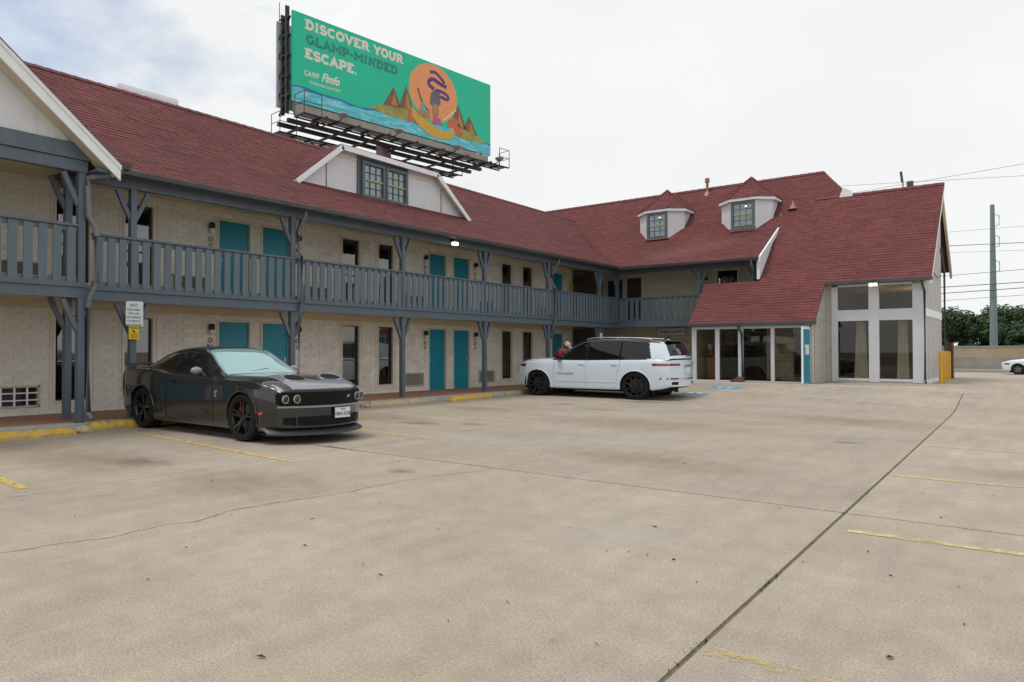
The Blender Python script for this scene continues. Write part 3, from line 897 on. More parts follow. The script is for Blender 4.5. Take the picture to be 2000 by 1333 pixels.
# ---- long trapezoid dormer on the main wing
DX = -15.60
L_, P_, Q_, E_ = (12.58, 6.08), (14.20, 7.34), (18.48, 7.315), (20.2, 6.05)
dm = MB().prism([L_, (P_[0], P_[1]), (Q_[0], Q_[1]), E_], 0, -17.9, DX - .22)
dorm = dm.build('dormer', M['stucco'], MO)
th = 0.10
def rim(a, b, c, d):   # roof strip over the dormer with overhang to DX
    return [(DX, a[0], a[1]), (DX, b[0], b[1]), (-17.9, b[0], b[1]), (-17.9, a[0], a[1])]
up = 0.05
Lu, Pu, Qu, Eu = (L_[0] - .10, L_[1] + .0), (P_[0] - .03, P_[1] + .06), (Q_[0] + .03, Q_[1] + .06), (E_[0] + .10, E_[1])
rs = MB(); sh = MB()
for a, b in ((Lu, Pu), (Pu, Qu), (Eu, Qu)):
    rs.slab([(DX, a[0], a[1]), (DX, b[0], b[1]), (-17.9, b[0], b[1]), (-17.9, a[0], a[1])], (0, 0, -.07))
shingles(sh, (-17.9, Lu[0], Lu[1] + .01), (DX + .02, Lu[0], Lu[1] + .01), (DX + .02, Pu[0], Pu[1] + .01), (-17.9, Pu[0], Pu[1] + .01), seed=21)
shingles(sh, (DX + .02, Eu[0], Eu[1] + .01), (-17.9, Eu[0], Eu[1] + .01), (-17.9, Qu[0], Qu[1] + .01), (DX + .02, Qu[0], Qu[1] + .01), seed=22)
shingles(sh, (DX + .02, Pu[0], Pu[1] + .008), (DX + .02, Qu[0], Qu[1] + .008), (-17.9, Qu[0], Qu[1] + .008), (-17.9, Pu[0], Pu[1] + .008), seed=23)
ro = rs.build('dormer_roof', M['trimcream'], dorm)
sh.build('shingles', M['shingle'], dorm, fix=False, kind='stuff')
tr = MB()
for a, b in ((Lu, Pu), (Pu, Qu), (Qu, Eu)):
    n = Vector((b[0] - a[0], b[1] - a[1])).normalized(); q = Vector((n.y, -n.x)) * 0.15
    tr.prism([a, b, (b[0] + q.x, b[1] + q.y), (a[0] + q.x, a[1] + q.y)], 0, DX - .002, DX + .035)
tr.build('barge_board', M['white'], dorm)
xf = DX - .22
bt = MB()
for y, zb, zt in ((13.78, 6.02, 6.92), (18.92, 6.05, 6.95)): bt.box(xf, xf + .012, y - .012, y + .012, zb, zt)
bt.build('panel_joint', M['frame'], dorm)
MB().box(xf, xf + .02, 14.0, 15.0, 7.10, 7.20).build('frieze_board', M['trimcream'], dorm)
MB().box(xf, xf + .02, 17.2, 18.7, 7.08, 7.18).build('frieze_board', M['trimcream'], dorm)
def grid_window(parent, T, w_, h_, cols, rows, m_frame, two=True, lamp=False):
    """sash window built in (u,v) with T(u,v,d) giving world points; d out of the wall"""
    def bx(mb, u0, u1, v0, v1, d0, d1):
        p = [T(u, v, d) for d in (d0, d1) for u, v in ((u0, v0), (u1, v0), (u1, v1), (u0, v1))]
        mb.add(p, [(0, 1, 2, 3), (7, 6, 5, 4), (0, 4, 5, 1), (1, 5, 6, 2), (2, 6, 7, 3), (3, 7, 4, 0)])
    f = MB(); t = 0.09
    for a in ((-t, w_ + t, h_, h_ + t), (-t, w_ + t, -t, 0), (-t, 0, 0, h_), (w_, w_ + t, 0, h_)): bx(f, *a, -.02, .06)
    wo = f.build('window', m_frame, parent)
    pn = MB(); bx(pn, 0, w_, 0, h_, -.012, -.008); pn.build('pane', M['dglass'], wo)
    bk = MB(); bx(bk, 0, w_, 0, h_, -.019, -.016); bk.build('backing', M['dback'], wo)
    mu = MB()
    for i in range(1, cols): bx(mu, w_ * i / cols - .008, w_ * i / cols + .008, 0, h_, -.008, .018)
    for j in range(1, rows): 
        if two and j == rows // 2: continue
        bx(mu, 0, w_, h_ * j / rows - .008, h_ * j / rows + .008, -.008, .018)
    mu.build('muntin', M['slate'], wo)
    if two:
        sr = MB(); bx(sr, 0, w_, h_ / 2 - .022, h_ / 2 + .022, -.008, .034); sr.build('meeting_rail', M['railtan'], wo)
    if lamp:
        lm = MB(); c = T(w_ * .66, h_ * .86, 0.0)
        lm.lathe([(0, .03), (.03, .02), (.04, 0), (.03, -.02), (0, -.03)], 12, c); lm.build('window_light', M['lit'], wo, smooth=True)
    return wo
M['dglass'] = glass('dormer glass', (0.8, 0.85, 0.85), r0=0.12)
M['dback'] = mat('dormer sky backing', (0.50, 0.52, 0.52), 0.8, var=0.1)  # pale tone stands in for sky reflected in the dormer panes
M['railtan'] = mat('tan sash rail', (0.45, 0.36, 0.22), 0.6)
MB().box(xf, xf + .05, 14.98, 17.22, 6.02, 7.27).build('window_surround', M['slate'], dorm)
for y in (15.20, 16.22):
    grid_window(dorm, lambda u, v, d, y=y: (xf + .07 + d, y + u, 6.14 + v), 0.80, 0.92, 3, 4, M['slate'])

# ---- two faceted dormers on the second wing
def facet_dormer(cx, y0, z0, zt):
    pl = [(-.47, 0), (.47, 0), (.98, .50), (.98, 1.9), (-.98, 1.9), (-.98, .50)]
    b = MB().prism([(cx + x, y0 + y) for x, y in pl], 2, z0 - .6, zt)
    d = b.build('dormer', M['stucco'], MO)
    o = 1.16
    ev = [(-.52, -.12), (.52, -.12), (1.10, .45), (1.10, 1.9), (-1.10, 1.9), (-1.10, .45)]
    e = MB().prism([(cx + x, y0 + y) for x, y in ev], 2, zt, zt + .11)
    e.build('eave_band', M['white'], d, bevel=.01)
    ap = Vector((cx, y0 + 1.10, zt + 1.13)); bk = Vector((cx, y0 + 2.7, zt + 1.13))
    E = [Vector((cx + x * 1.02, y0 + y * 1.02 - (.02 if y < 0 else 0), zt + .115)) for x, y in ev]
    sh = MB()
    for k, (i, j) in enumerate(((5, 0), (0, 1), (1, 2))):
        shingles(sh, E[i], E[j], ap, ap, seed=40 + k)
    shingles(sh, E[2], E[3] + Vector((0, .8, 0)), bk, ap, seed=45)
    shingles(sh, E[4] + Vector((0, .8, 0)), E[5], ap, bk, seed=46)
    core = MB()
    core.add([*E, ap, bk], [(5, 0, 6), (0, 1, 6), (1, 2, 6), (2, 3, 7, 6), (4, 5, 6, 7), (3, 4, 7), (0, 5, 4, 3, 2, 1)])
    core.build('dormer_roof', M['deckroof'], d)
    for e_ in (E[5], E[0], E[1], E[2]):
        MB().tube([e_ + Vector((0, 0, .02)), ap + Vector((0, 0, .03))], .035, 6).build('hip_cap', M['shingle'], d, smooth=True)
    sh.build('shingles', M['shingle'], d, fix=False, kind='stuff')
    grid_window(d, lambda u, v, q: (cx - .36 + u, y0 - .022 - q, z0 + .10 + v), 0.72, zt - z0 - .20, 3, 4, M['slate'], lamp=True)
    bt = MB()
    bt.box(cx - .5, cx + .5, y0 - .12, y0 + .02, z0 - .05, z0 - .005)
    bt.build('sill', M['copper'], d)
    mm = MB()
    for (x, y) in ((.47, 0), (.98, .5), (-.47, 0), (-.98, .5)):
        mm.tube([(cx + x, y0 + y, z0 - .2), (cx + x, y0 + y, zt)], 0.025, 6)
    mm.build('corner_bead', M['stucco'], d)
facet_dormer(-12.90, 30.0, 6.27, 7.40)
facet_dormer(-9.33, 30.0, 6.33, 7.42)

# ---- second wing: wall, deck, rail
Y2 = 30.2
w2 = MB()
w2.box(-15.6, -14.40, Y2, Y2 + .15, ZD, 5.0).box(-14.40, -13.72, Y2, Y2 + .15, 4.66, 5.0).box(-13.72, -10.42, Y2, Y2 + .15, ZD, 5.0).box(-10.42, -9.62, Y2, Y2 + .15, 4.71, 5.0)
w2.box(-10.42, -9.62, Y2, Y2 + .15, ZD, 3.6).box(-9.62, -7.6, Y2, Y2 + .15, ZD, 5.0)
w2.box(-15.6, -10.0, Y2, Y2 + .15, 0, 2.45)
w2.build('wall', M['siding'], MO)
fr = MB()
for a, b, c, d in ((-10.47, -9.57, 4.71, 4.77), (-10.47, -10.42, 3.6, 4.71), (-9.62, -9.57, 3.6, 4.71)): fr.box(a, b, Y2 - .03, Y2 + .05, c, d)
bw = fr.build('window', M['white'], MO)
MB().box(-10.42, -9.62, Y2 + .06, Y2 + .065, 3.6, 4.71).build('pane', M['glass'], bw)
MB().box(-10.42, -9.62, Y2 + .3, Y2 + .32, 3.6, 4.71).build('room_dark', M['dark'], bw)
br = MB()
for k in range(7):
    x = -10.36 + k * .112
    br.tube([(x, Y2 - .02, 3.6), (x, Y2 - .02, 4.22 + .20 * math.sin(math.pi * (k + .5) / 7))], 0.010, 6)
br.tube([(-10.40 + .76 * t / 10, Y2 - .02, 4.25 + .22 * math.sin(math.pi * t / 10)) for t in range(11)], 0.012, 6)
br.build('security_bars', M['steel'], bw)
dd = MB().box(-14.40, -13.72, Y2 + .05, Y2 + .09, ZD, 4.66).build('door', M['frame'], MO)
MB().box(-14.46, -14.40, Y2 - .03, Y2 + .04, ZD, 4.70).box(-13.72, -13.66, Y2 - .03, Y2 + .04, ZD, 4.70).build('frame', M['trimcream'], dd)
ds = MB().box(-15.30, -14.62, Y2 - .05, Y2 - .01, ZD, 4.60).build('door', mat('dark teal paint', (.003, .07, .11), .4, var=.1), MO)
wall_lamp((-10.86, Y2, 4.30), 1)
# breezeway at the corner
bz = MB().box(-17.2, -15.7, 27.56, 27.70, 0, 5).box(-17.2, -17.0, 27.7, 30.1, 0, 5)
bz.box(-17.2, -15.6, 30.1, 30.25, 0, 5.2)
bz.build('breezeway_wall', M['owallb'] if 'owallb' in M else mat('breezeway paint', (.22, .19, .15), .8, var=.1), MO)
MB().box(-16.99, -16.90, 28.2, 29.0, ZD, 4.6).box(-16.99, -16.90, 28.2, 29.0, ZW, 2.2).build('breezeway_door', M['dark'], MO)
MB().box(-17.0, -15.6, 27.7, 30.2, 2.44, 2.59).box(-17.0, -15.6, 27.7, 30.2, 4.93, 4.98).box(-17.0, -15.6, 27.7, 30.2, -.1, .11).build('breezeway_floor', M['ceil'], MO)
MB().box(-15.66, -15.60, 27.25, 27.50, 3.55, 4.40).build('utility_box', mat('faded yellow box', (.50, .41, .13), .6, var=.15), MO, bevel=.02)
MB().box(-13.8, -8.2, 28.13, 30.2, 2.44, ZD - .01).build('balcony_deck', M['ceil'], MO)
MB().box(-13.79, -10.1, 28.10, 28.19, 2.40, 2.61).build('deck_fascia', M['slate'], MO, bevel=.006)
MB().box(-13.82, -8.15, 28.15, 28.29, 4.62, 4.88).build('roof_beam', M['slate'], MO, bevel=.008)
MB().box(-13.8, -8.1, 28.2, 30.2, 4.93, 4.98).build('balcony_ceiling', M['ceil'], MO)
railing(-13.82, 28.2, -10.30, 28.2, 3.62, 2.66)
post(-10.42, 28.2, 2.6, 4.619, axis=0)
post(-8.38, 28.2, 3.4, 4.619, (-1,), axis=0)
gm = MB().prism([(27.62, 4.83), (27.62, 4.73), (27.54, 4.725), (27.49, 4.75), (27.475, 4.83), (27.495, 4.83), (27.505, 4.81), (27.60, 4.81)], 0, -13.50, -8.05)
gm.build('gutter', M['gutter'], MO)
# cheek wall and barge board at the end of the porch roof
MB().prism([(27.62, 4.74), (29.90, 6.09), (29.90, 6.0), (27.62, zl(27.62) + .02)], 0, -8.12, -8.02).build('gable_cheek', M['white'], MO)
MB().prism([(27.48, 4.84), (29.93, 6.20), (29.93, 6.02), (27.48, 4.64)], 0, -8.015, -7.955).build('barge_board', M['white'], MO)
downspout([(-8.3, 27.54, 4.74), (-8.3, 27.56, 4.60), (-8.3, 27.9, 4.35), (-8.3, 27.95, 4.0), (-8.42, 27.5, 3.72)], 'pipe', .04)
# laundry sign
LAUNDRY = MB().box(-12.86, -11.72, 29.98, 30.02, 2.10, 2.38).build('laundry_sign', M['white'], MO)
for k in range(10): MB().slab([(-12.86, 30.10, .42 + k * .165), (-10.05, 30.10, .42 + k * .165), (-10.05, 30.14, .575 + k * .165), (-12.86, 30.14, .575 + k * .165)], (0, .03, 0)).build('lap_board', M['siding'], MO)

# ---- projecting gable bay at the left end
XB = -13.40
BY1 = 5.9
MB().box(XB - .05, XB + .02, -1.5, 5.93, 2.37, 2.60).box(XB - .5, XB - .05, 5.85, 5.93, 2.37, 2.60).build('deck_fascia', M['slate'], MO, bevel=.006)
MB().box(XB + .022, XB + .055, -1.5, 5.95, 2.565, 2.63).build('deck_nosing', M['slate'], MO, bevel=.006)
MB().box(-13.82, XB - .04, -1.5, 5.86, 2.445, 2.585).build('balcony_deck', M['ceil'], MO)
railing(XB, -1.2, XB, 5.77, 3.70, 2.66)
railing(-13.80, 5.86, XB - .08, 5.86, 3.70, 2.66)
post(XB - .02, 5.84, ZW - .01, 2.369, (-1,)); post(XB - .02, 5.84, 2.6, 4.649, (-1,))
post(-14.11, 5.9, ZW - .01, 2.44, (-1,)); post(-14.11, 5.9, 2.6, 4.70, (-1,))
MB().box(XB - .08, XB + .06, -1.5, 5.93, 4.65, 4.86).build('roof_beam', M['slate'], MO, bevel=.008)
MB().box(XB + .02, XB + .10, -1.5, 5.98, 4.865, 5.15).build('gable_apron', M['slate'], MO, bevel=.008)
MB().box(-13.9, XB - .02, -1.5, 5.9, 4.92, 4.97).build('balcony_ceiling', M['ceil'], MO)
pk = (2.2, 8.21)
GX = -13.02
gz = lambda y: 4.81 + (6.33 - y) * 0.825
MB().prism([(-1.9, 5.12), (5.95, 5.12), (2.2, gz(2.2) - .06)], 0, XB - .05, XB + .012).build('gable_panel', M['stucco'], MO)
gj = MB()
for y, z in ((5.35, gz(5.35)), (5.02, gz(5.02)), (1.5, 7.4)): gj.box(XB + .012, XB + .03, y - .02, y + .02, 5.14, z - .3)
gj.build('batten', M['stucco'], MO)
MB().slab([(GX, 6.33, gz(6.33) - .03), (GX, 2.2, gz(2.2) - .03), (-18, 2.2, gz(2.2) - .03), (-15.2, 6.33, gz(6.33) - .03)], (0, 0, -.06)).slab([(GX, -1.93, gz(6.33) - .03), (GX, 2.2, gz(2.2) - .03), (-18, 2.2, gz(2.2) - .03), (-15.2, -1.93, gz(6.33) - .03)], (0, 0, -.06)).build('gable_roof', M['deckroof'], MO)
MB().slab([(GX - .01, 6.30, gz(6.30) - .20), (GX - .01, 2.2, gz(2.2) - .20), (XB, 2.2, gz(2.2) - .20), (XB, 6.30, gz(6.30) - .20)], (0, 0, -.02)).build('gable_soffit', M['ceil'], MO)
MB().prism([(6.36, gz(6.36)), (2.2, gz(2.2)), (2.2, gz(2.2) - .25), (6.36, gz(6.36) - .25)], 0, GX - .005, GX + .04).build('barge_board', M['white'], MO)
MB().prism([(6.37, gz(6.37) + .035), (2.2, gz(2.2) + .035), (2.2, gz(2.2) - .045), (6.37, gz(6.37) - .045)], 0, GX + .04, GX + .065).build('barge_trim', M['white'], MO)
MB().prism([(6.37, gz(6.37) + .05), (2.2, gz(2.2) + .05), (2.2, gz(2.2) + .036), (6.37, gz(6.37) + .036)], 0, GX - .3, GX + .08).build('drip_edge', M['gutter'], MO)
MB().prism([(-13.30, 4.90), (-13.30, 4.80), (-13.10, 4.80), (-13.08, 4.90)], 1, 6.40, 6.62).build('gutter_end', M['gutter'], MO)
MB().box(-15.0, -13.06, 5.96, 6.32, 4.66, 4.70).build('eave_board', M['slate'], MO)
downspout([(-13.15, 6.45, 4.78), (-13.15, 6.45, 4.70), (-13.28, 6.05, 4.60), (-13.30, 5.92, 4.55), (-13.30, 5.92, 4.4), (-13.30, 5.92, 3.86), (-13.25, 6.02, 3.66), (-13.22, 6.04, 3.5), (-13.22, 6.04, 2.62), (-13.28, 5.95, 2.40), (-13.31, 5.94, 2.2), (-13.31, 5.94, 0.30), (-13.22, 5.98, .17)], 'pipe', .052)

# ---- flood lights, roof vents, rooftop duct
def flood(p, n):
    x, y, z = p
    m = MB()
    if n == 0: m.box(x - .04, x + .10, y - .11, y + .11, z + .05, z + .10); m.bar((x - .1, y, z + .13), (x + .05, y, z + .15), .05, .05)
    else: m.box(x - .13, x + .13, y - .10, y + .04, z + .05, z + .10); m.bar((x, y + .1, z + .13), (x, y - .05, z + .15), .05, .05)
    o = m.build('flood_light', M['frame'], MO, bevel=.012)
    for s in (-1, 1):
        if n == 0: MB().box(x + .0, x + .12, y + s * .055 - .045, y + s * .055 + .045, z - .05, z + .048).build('lens', M['lit'], o, bevel=.02)
        else: MB().box(x + s * .065 - .05, x + s * .065 + .05, y - .12, y + .0, z - .05, z + .048).build('lens', M['lit'], o, bevel=.02)
flood((-13.68, 16.95, 4.64), 0)
flood((-4.39, 27.26, 3.58), 1)
v = MB().lathe([(.06, 0), (.06, .5), (.10, .5), (.10, .68), (0, .70)], 12, (-11.62, 32.45, 8.45)).build('roof_vent', M['copper'], MO, smooth=True)
MB().lathe([(.22, 0), (.12, .14), (.07, .22)], 12, (-11.62, 32.45, 8.32)).build('flashing', M['copper'], v, smooth=True)
MB().lathe([(.19, 0), (.05, .22), (.035, .34), (0, .34)], 12, (-7.69, 30.85, zl(30.85) + .0)).build('roof_vent', M['copper'], MO, smooth=True)
MB().lathe([(.02, 0), (.03, .12), (0, .12)], 8, (-8.06, 30.55, zl(30.55) + .0)).build('roof_vent', M['steel'], MO, smooth=True)
MB().box(-19.2, -18.55, 9.0, 10.75, 7.4, 8.47).build('rooftop_duct', M['white'], MO, bevel=.09)
a_ = MB().tube([(-4.10, 31.5, 7.3), (-4.10, 31.5, 7.68)], .02, 6).tube([(-4.12, 31.5, 7.66), (-4.16, 31.5, 8.05)], .045, 6)
a_.build('antenna', M['frame'], MO)
MB().box(-3.98, -3.78, 31.45, 31.65, 7.3, 7.66).build('roof_vent', M['gutter'], MO, bevel=.02)
MB().slab([(-6.12, 31.12, 7.30), (-5.66, 31.12, 7.30), (-5.72, 31.12, 7.52), (-6.0, 31.12, 7.66)], (0, .2, 0)).build('gable_return', M['white'], MO)
# ------------------------------------------------------------------ motel office at the end of the second wing
ZO = 0.36
YP, YL = 26.10, 27.75
M['obrick'] = mat('office brick', (0.50, 0.49, 0.45), 0.75, var=0.08, vscale=3, bump=0.3, bscale=40, island=0.05)
M['fwhite'] = mat('office white frame', (0.60, 0.61, 0.65), 0.5, var=0.05, vscale=3, dirt=((0.4, 0.38, 0.34), 0.3, 2.0))
M['carpet'] = mat('office floor', (0.20, 0.16, 0.12), 0.8, var=0.2)
M['owall'] = mat('office inner wall', (0.74, 0.64, 0.47), 0.8, var=0.1)
M['owall2'] = mat('office dark panel', (0.10, 0.095, 0.075), 0.8, var=0.2)
# apron
MB().box(-10.3, -2.5, 24.75, 27.9, 0.0, ZO - .004).build('entrance_apron', M['conc2'], MO, bevel=.01)
MB().box(-9.85, -6.0, 26.17, 33.4, ZO - .003, ZO + .026).box(-5.99, -3.17, 27.86, 33.4, ZO - .003, ZO + .026).build('office_floor', M['carpet'], MO)
# glazed porch: frame, panes, low eave
xs = [-9.92, -9.76, -9.09, -8.94, -8.30, -8.13, -7.23, -7.11, -6.19, -6.05]
top, bot = 2.19, ZO + .03
fm = MB()
for a, b in ((xs[0], xs[1]), (xs[2], xs[3]), (xs[4], xs[5]), (xs[6], xs[7]), (xs[8], xs[9])): fm.box(a, b, YP - .04, YP + .06, bot, top)
fm.box(xs[0], xs[9], YP - .045, YP + .065, top, top + .17)
fm.box(xs[0], xs[9], YP - .045, YP + .065, ZO - .003, bot)
pf = fm.build('porch_frame', M['fwhite'], MO, bevel=.006)
for a, b in ((xs[1], xs[2]), (xs[3], xs[4]), (xs[5], xs[6]), (xs[7], xs[8])):
    MB().box(a, b, YP + .005, YP + .011, bot, top).build('pane', M['lobglass'], pf)
MB().prism([(25.84, 2.40), (25.84, 2.30), (25.92, 2.28), (26.0, 2.30), (26.0, 2.42)], 0, -9.98, -5.80).build('gutter', M['gutter'], MO)
MB().box(-9.95, -5.85, 25.9, 26.4, 2.36, 2.39).build('porch_soffit', M['trimcream'], MO)
downspout([(-8.23, 25.92, 2.30), (-8.23, 25.94, 2.18), (-8.16, 26.02, 2.02), (-8.14, 26.02, .5), (-8.14, 25.9, .42)], 'darkpipe', .038)
sb = MB().add([(-8.42, 25.55, ZO), (-8.0, 25.55, ZO), (-8.05, 26.0, ZO + .10), (-8.30, 26.0, ZO + .10), (-8.42, 25.55, ZO + .03), (-8.0, 25.55, ZO + .03), (-8.05, 26.0, ZO + .16), (-8.30, 26.0, ZO + .16)], [(0, 3, 2, 1), (4, 5, 6, 7), (0, 1, 5, 4), (1, 2, 6, 5), (2, 3, 7, 6), (3, 0, 4, 7)])
sbo = sb.build('splash_block', M['sblock'] if 'sblock' in M else mat('brown splash block', (0.10, 0.03, 0.025), 0.7, var=0.15))
tag(sbo, 'dark red splash block under the office porch downspout', 'splash block')
# left end of porch
MB().box(-9.93, -9.80, YP + .07, 28.1, 0, 2.36).build('porch_end_wall', M['siding'], MO)
# open door on the right, standing out from the porch
od = MB().box(-6.045, -6.0, YP - .95, YP - .06, ZO + .03, 2.12).build('office_door', M['teal'], MO)
of = MB()
for a, b, c, d in ((YP - .99, YP - .02, 2.12, 2.20), (YP - .99, YP - .95, ZO + .02, 2.12), (YP - .06, YP - .02, ZO + .02, 2.12)): of.box(-6.05, -5.995, a, b, c, d)
of.build('door_stile', M['white'], od)
MB().box(-5.998, -5.992, YP - .75, YP - .25, 1.30, 1.62).build('notice', M['white'], od)
hd = MB().tube([(-6.0, YP - .85, 1.30), (-5.95, YP - .85, 1.30), (-5.95, YP - .85, 1.50), (-6.0, YP - .85, 1.50)], .012, 6).build('handle', M['steel'], od)
# brick return walls (courses built proud of the joint)
bw_ = MB().prism([(YP + .07, ZO), (YL + .1, ZO), (YL + .1, zl(YL) - .12), (YP + .07, zl(YP) - .12)], 0, -6.0, -5.90).box(-5.90, -5.72, YL + .02, YL + .12, ZO, zl(YL) - .1)
ob_ = bw_.build('office_brick_wall', M['mortar'], MO)
bs = MB(); rb = random.Random(9)
for r in range(32):
    za = ZO + .01 + r * .105; zb = za + .094
    y_end = YL + .02
    y0b = YP + .07 + max(0, ((zb + .14) - zl(YP + .07)) / SWP)
    k = -1
    while True:
        a = YP + .07 + (k + (.5 if r % 2 else 0)) * .335; b = a + .324
        k += 1
        if a > y_end: break
        a2, b2 = max(a, y0b), min(b, y_end)
        if b2 - a2 > .04: bs.box(-5.91, -5.888 + rb.uniform(-.002, .002), a2, b2, za, zb)
    if zb < zl(YL) - .12: bs.box(-5.885, -5.72, YL + .0 + rb.uniform(-.002, .002), YL + .03, za, zb)
bs.build('brick_field', M['obrick'], ob_, fix=False, kind='stuff')
# tall window wall
cols = [(-5.72, -5.53), (-4.61, -4.31), (-3.38, -3.06)]
tw = MB()
zt = zl(YL) - .1
for a, b in cols: tw.box(a, b, YL - .05, YL + .10, ZO + .02, 3.60)
for a, b in ((-5.53, -4.61), (-4.31, -3.38)):
    tw.box(a, b, YL - .04, YL + .09, ZO + .06, .50)
    tw.box(a, b, YL - .04, YL + .09, 2.43, 2.80)
    tw.box(a, b, YL - .04, YL + .09, 3.585, 3.66)
two = tw.build('window_wall_frame', M['fwhite'], MO, bevel=.006)
for a, b in ((-5.53, -4.61), (-4.31, -3.38)):
    for c, d in ((.50, 2.43), (2.80, 3.585)):
        MB().box(a, b, YL + .02, YL + .027, c, d).build('pane', M['lobglass'], two)
MB().box(-5.75, -3.05, YL - .02, YL + .12, ZO - .002, ZO + .06).build('plinth', M['conc2'], MO)
MB().prism([(27.33, 3.76), (27.33, 3.66), (27.40, 3.64), (27.47, 3.66), (27.47, 3.78)], 0, -5.82, -2.80).build('gutter', M['gutter'], MO)
MB().box(-5.8, -2.86, 27.47, YL + .2, 3.67, 3.70).build('window_soffit', M['trimcream'], MO)
downspout([(-3.10, 27.40, 3.66), (-3.08, 27.50, 3.52), (-3.05, 27.70, 3.35), (-3.05, 27.69, .5), (-3.02, 27.6, .40)], 'darkpipe', .035)
# end wall: boards and battens
ew = MB().prism([(YL + .1, ZO), (32.3, ZO), (32.3, 6.3), (31.25, 7.25), (YL + .1, zl(YL + .1) - .1)], 0, -3.16, -3.07).build('end_wall', M['fwhite'], MO)
n = 12
for k in range(n + 1):
    y = YL + .14 + (32.2 - YL - .14) * k / n
    zt_ = min(zl(y) - .14, 6.3)
    for z0, z1 in ((ZO + .12, 2.55), (2.80, zt_)):
        MB().box(-3.07, -3.04, y - .03, y + .03, z0, z1).build('batten', M['trimcream'] if k % 2 else M['fwhite'], ew)
MB().box(-3.07, -3.03, YL + .1, 32.3, 2.55, 2.80).build('belt_board', M['white'], ew)
MB().box(-3.07, -3.03, YL + .1, 32.3, ZO, ZO + .12).build('base_board', M['white'], ew)
MB().prism([(27.34, zl(27.34) - .02), (31.25, 7.36), (31.25, 7.16), (27.34, zl(27.34) - .20)], 0, -2.855, -2.815).build('barge_board', M['white'], MO)
MB().prism([(31.25, 7.36), (34.3, 4.52), (34.3, 4.22), (31.25, 7.10)], 0, -2.95, -2.88).build('barge_board', M['ceil'], MO)
MB().slab([(-2.86, 27.4, zl(27.4) - .10), (-2.86, 31.25, 7.26), (-3.16, 31.25, 7.26), (-3.16, 27.4, zl(27.4) - .10)], (0, 0, -.02)).build('gable_soffit', M['ceil'], MO)
downspout([(-3.02, 32.1, 5.2), (-2.95, 32.34, 4.3), (-2.95, 32.34, .5)], 'darkpipe', .035)
cb = MB().tube([(-3.03, 28.6, 4.35), (-3.02, 29.6, 4.1), (-3.02, 31.0, 4.0), (-3.02, 32.2, 4.2)], .012, 5).build('cable', M['black'], MO)
# inside
MB().box(-9.8, -3.2, 33.0, 33.1, ZO, 5.2).box(-9.80, -9.7, 30.2, 33, ZO, 3.6).prism([(28.1, 2.4), (33, 2.4), (33, 5.2), (31.25, 5.2), (28.1, zl(28.1) - .25)], 0, -6.0, -5.9).build('office_back_wall', M['owall2'], MO)
MB().box(-7.9, -6.05, 28.0, 28.08, ZO, 2.5).build('office_inner_wall', M['owall'], MO)
MB().box(-9.0, -5.9, 26.2, 30.0, 2.44, 2.50).box(-5.85, -3.2, 28, 33, 3.70, 3.74).build('office_ceiling', M['owall'], MO)
gd = MB().box(-6.95, -6.10, 27.90, 27.94, ZO + .03, 2.25).build('security_door', M['dark'], MO)
q = MB()
for k in range(8): q.tube([(-6.9 + k * .107, 27.86, ZO + .1), (-6.9 + k * .107, 27.86, 2.15)], .012, 6)
for z in (ZO + .12, 1.3, 2.12): q.bar((-6.92, 27.86, z), (-6.12, 27.86, z), .02, .04)
q.build('bars', M['steel'], gd)
def drape(name, x0, x1, y, z0, z1, waist, label, m):
    c = MB(); nu, nv = 30, 16
    for j in range(nv + 1):
        v = j / nv
        for i in range(nu + 1):
            u = i / nu
            half = (x1 - x0) / 2 * (waist + (1 - waist) * (1 - v) ** 1.2)
            xx = (x0 + x1) / 2 + (u - .5) * 2 * half
            c.v.append((xx, y + .045 * math.sin(u * 30 + .3 * math.sin(v * 5)) , z0 + (z1 - z0) * v))
    for j in range(nv):
        for i in range(nu):
            a = j * (nu + 1) + i
            c.f.append((a, a + 1, a + nu + 2, a + nu + 1))
    o = c.build(name, m, None, smooth=True, fix=False)
    return tag(o, label, 'curtain', 'white curtains in the office windows')
drape('curtain', -5.10, -4.66, 27.98, ZO + .06, 2.44, .62, 'white curtain gathered in the left tall office window', M['whitecurtain'])
drape('curtain', -3.86, -3.50, 27.98, ZO + .06, 2.44, .72, 'white curtain hanging in the right tall office window', M['whitecurtain'])
# furniture seen through the glass
dk = thing('lectern', 'orange wooden stand inside the glazed office porch', 'stand', (-9.4, 26.9, ZO + .03))
MB().prism([(-9.62, ZO + .03), (-9.18, ZO + .03), (-9.30, 1.25), (-9.58, 1.25)], 1, 26.7, 27.1).build('body', M['wood'], dk, bevel=.01)
MB().box(-9.66, -9.20, 26.6, 27.15, 1.25, 1.29).build('top', M['wood'], dk, bevel=.008)
lp = thing('table_lamp', 'small pale lamp beside the wooden stand behind the porch glass', 'lamp', (-9.55, 26.9, 1.29))
MB().lathe([(.08, 1.29), (.08, 1.31), (.02, 1.33), (.02, 1.50)], 12, (-9.55, 26.9, 0)).build('base', M['trimcream'], lp, smooth=True)
MB().lathe([(.10, 1.48), (.07, 1.68)], 14, (-9.55, 26.9, 0)).build('shade', M['whitecurtain'], lp, smooth=True)
tv = thing('framed_picture', 'dark framed picture on the porch inner wall', 'picture', (-8.6, 27.9, 1.5))
MB().box(-9.05, -8.25, 27.90, 27.94, 1.32, 1.98).build('frame', M['frame'], tv, bevel=.01)
MB().box(-9.0, -8.30, 27.885, 27.899, 1.37, 1.93).build('picture_panel', M['dark'], tv)
MB().box(-9.75, -7.9, 28.0, 28.08, ZO, 2.5).build('office_inner_wall', M['owall2'], MO)
ch = thing('office_sofa', 'dark red sofa inside the tall office windows', 'sofa', (-4.4, 30, ZO + .03))
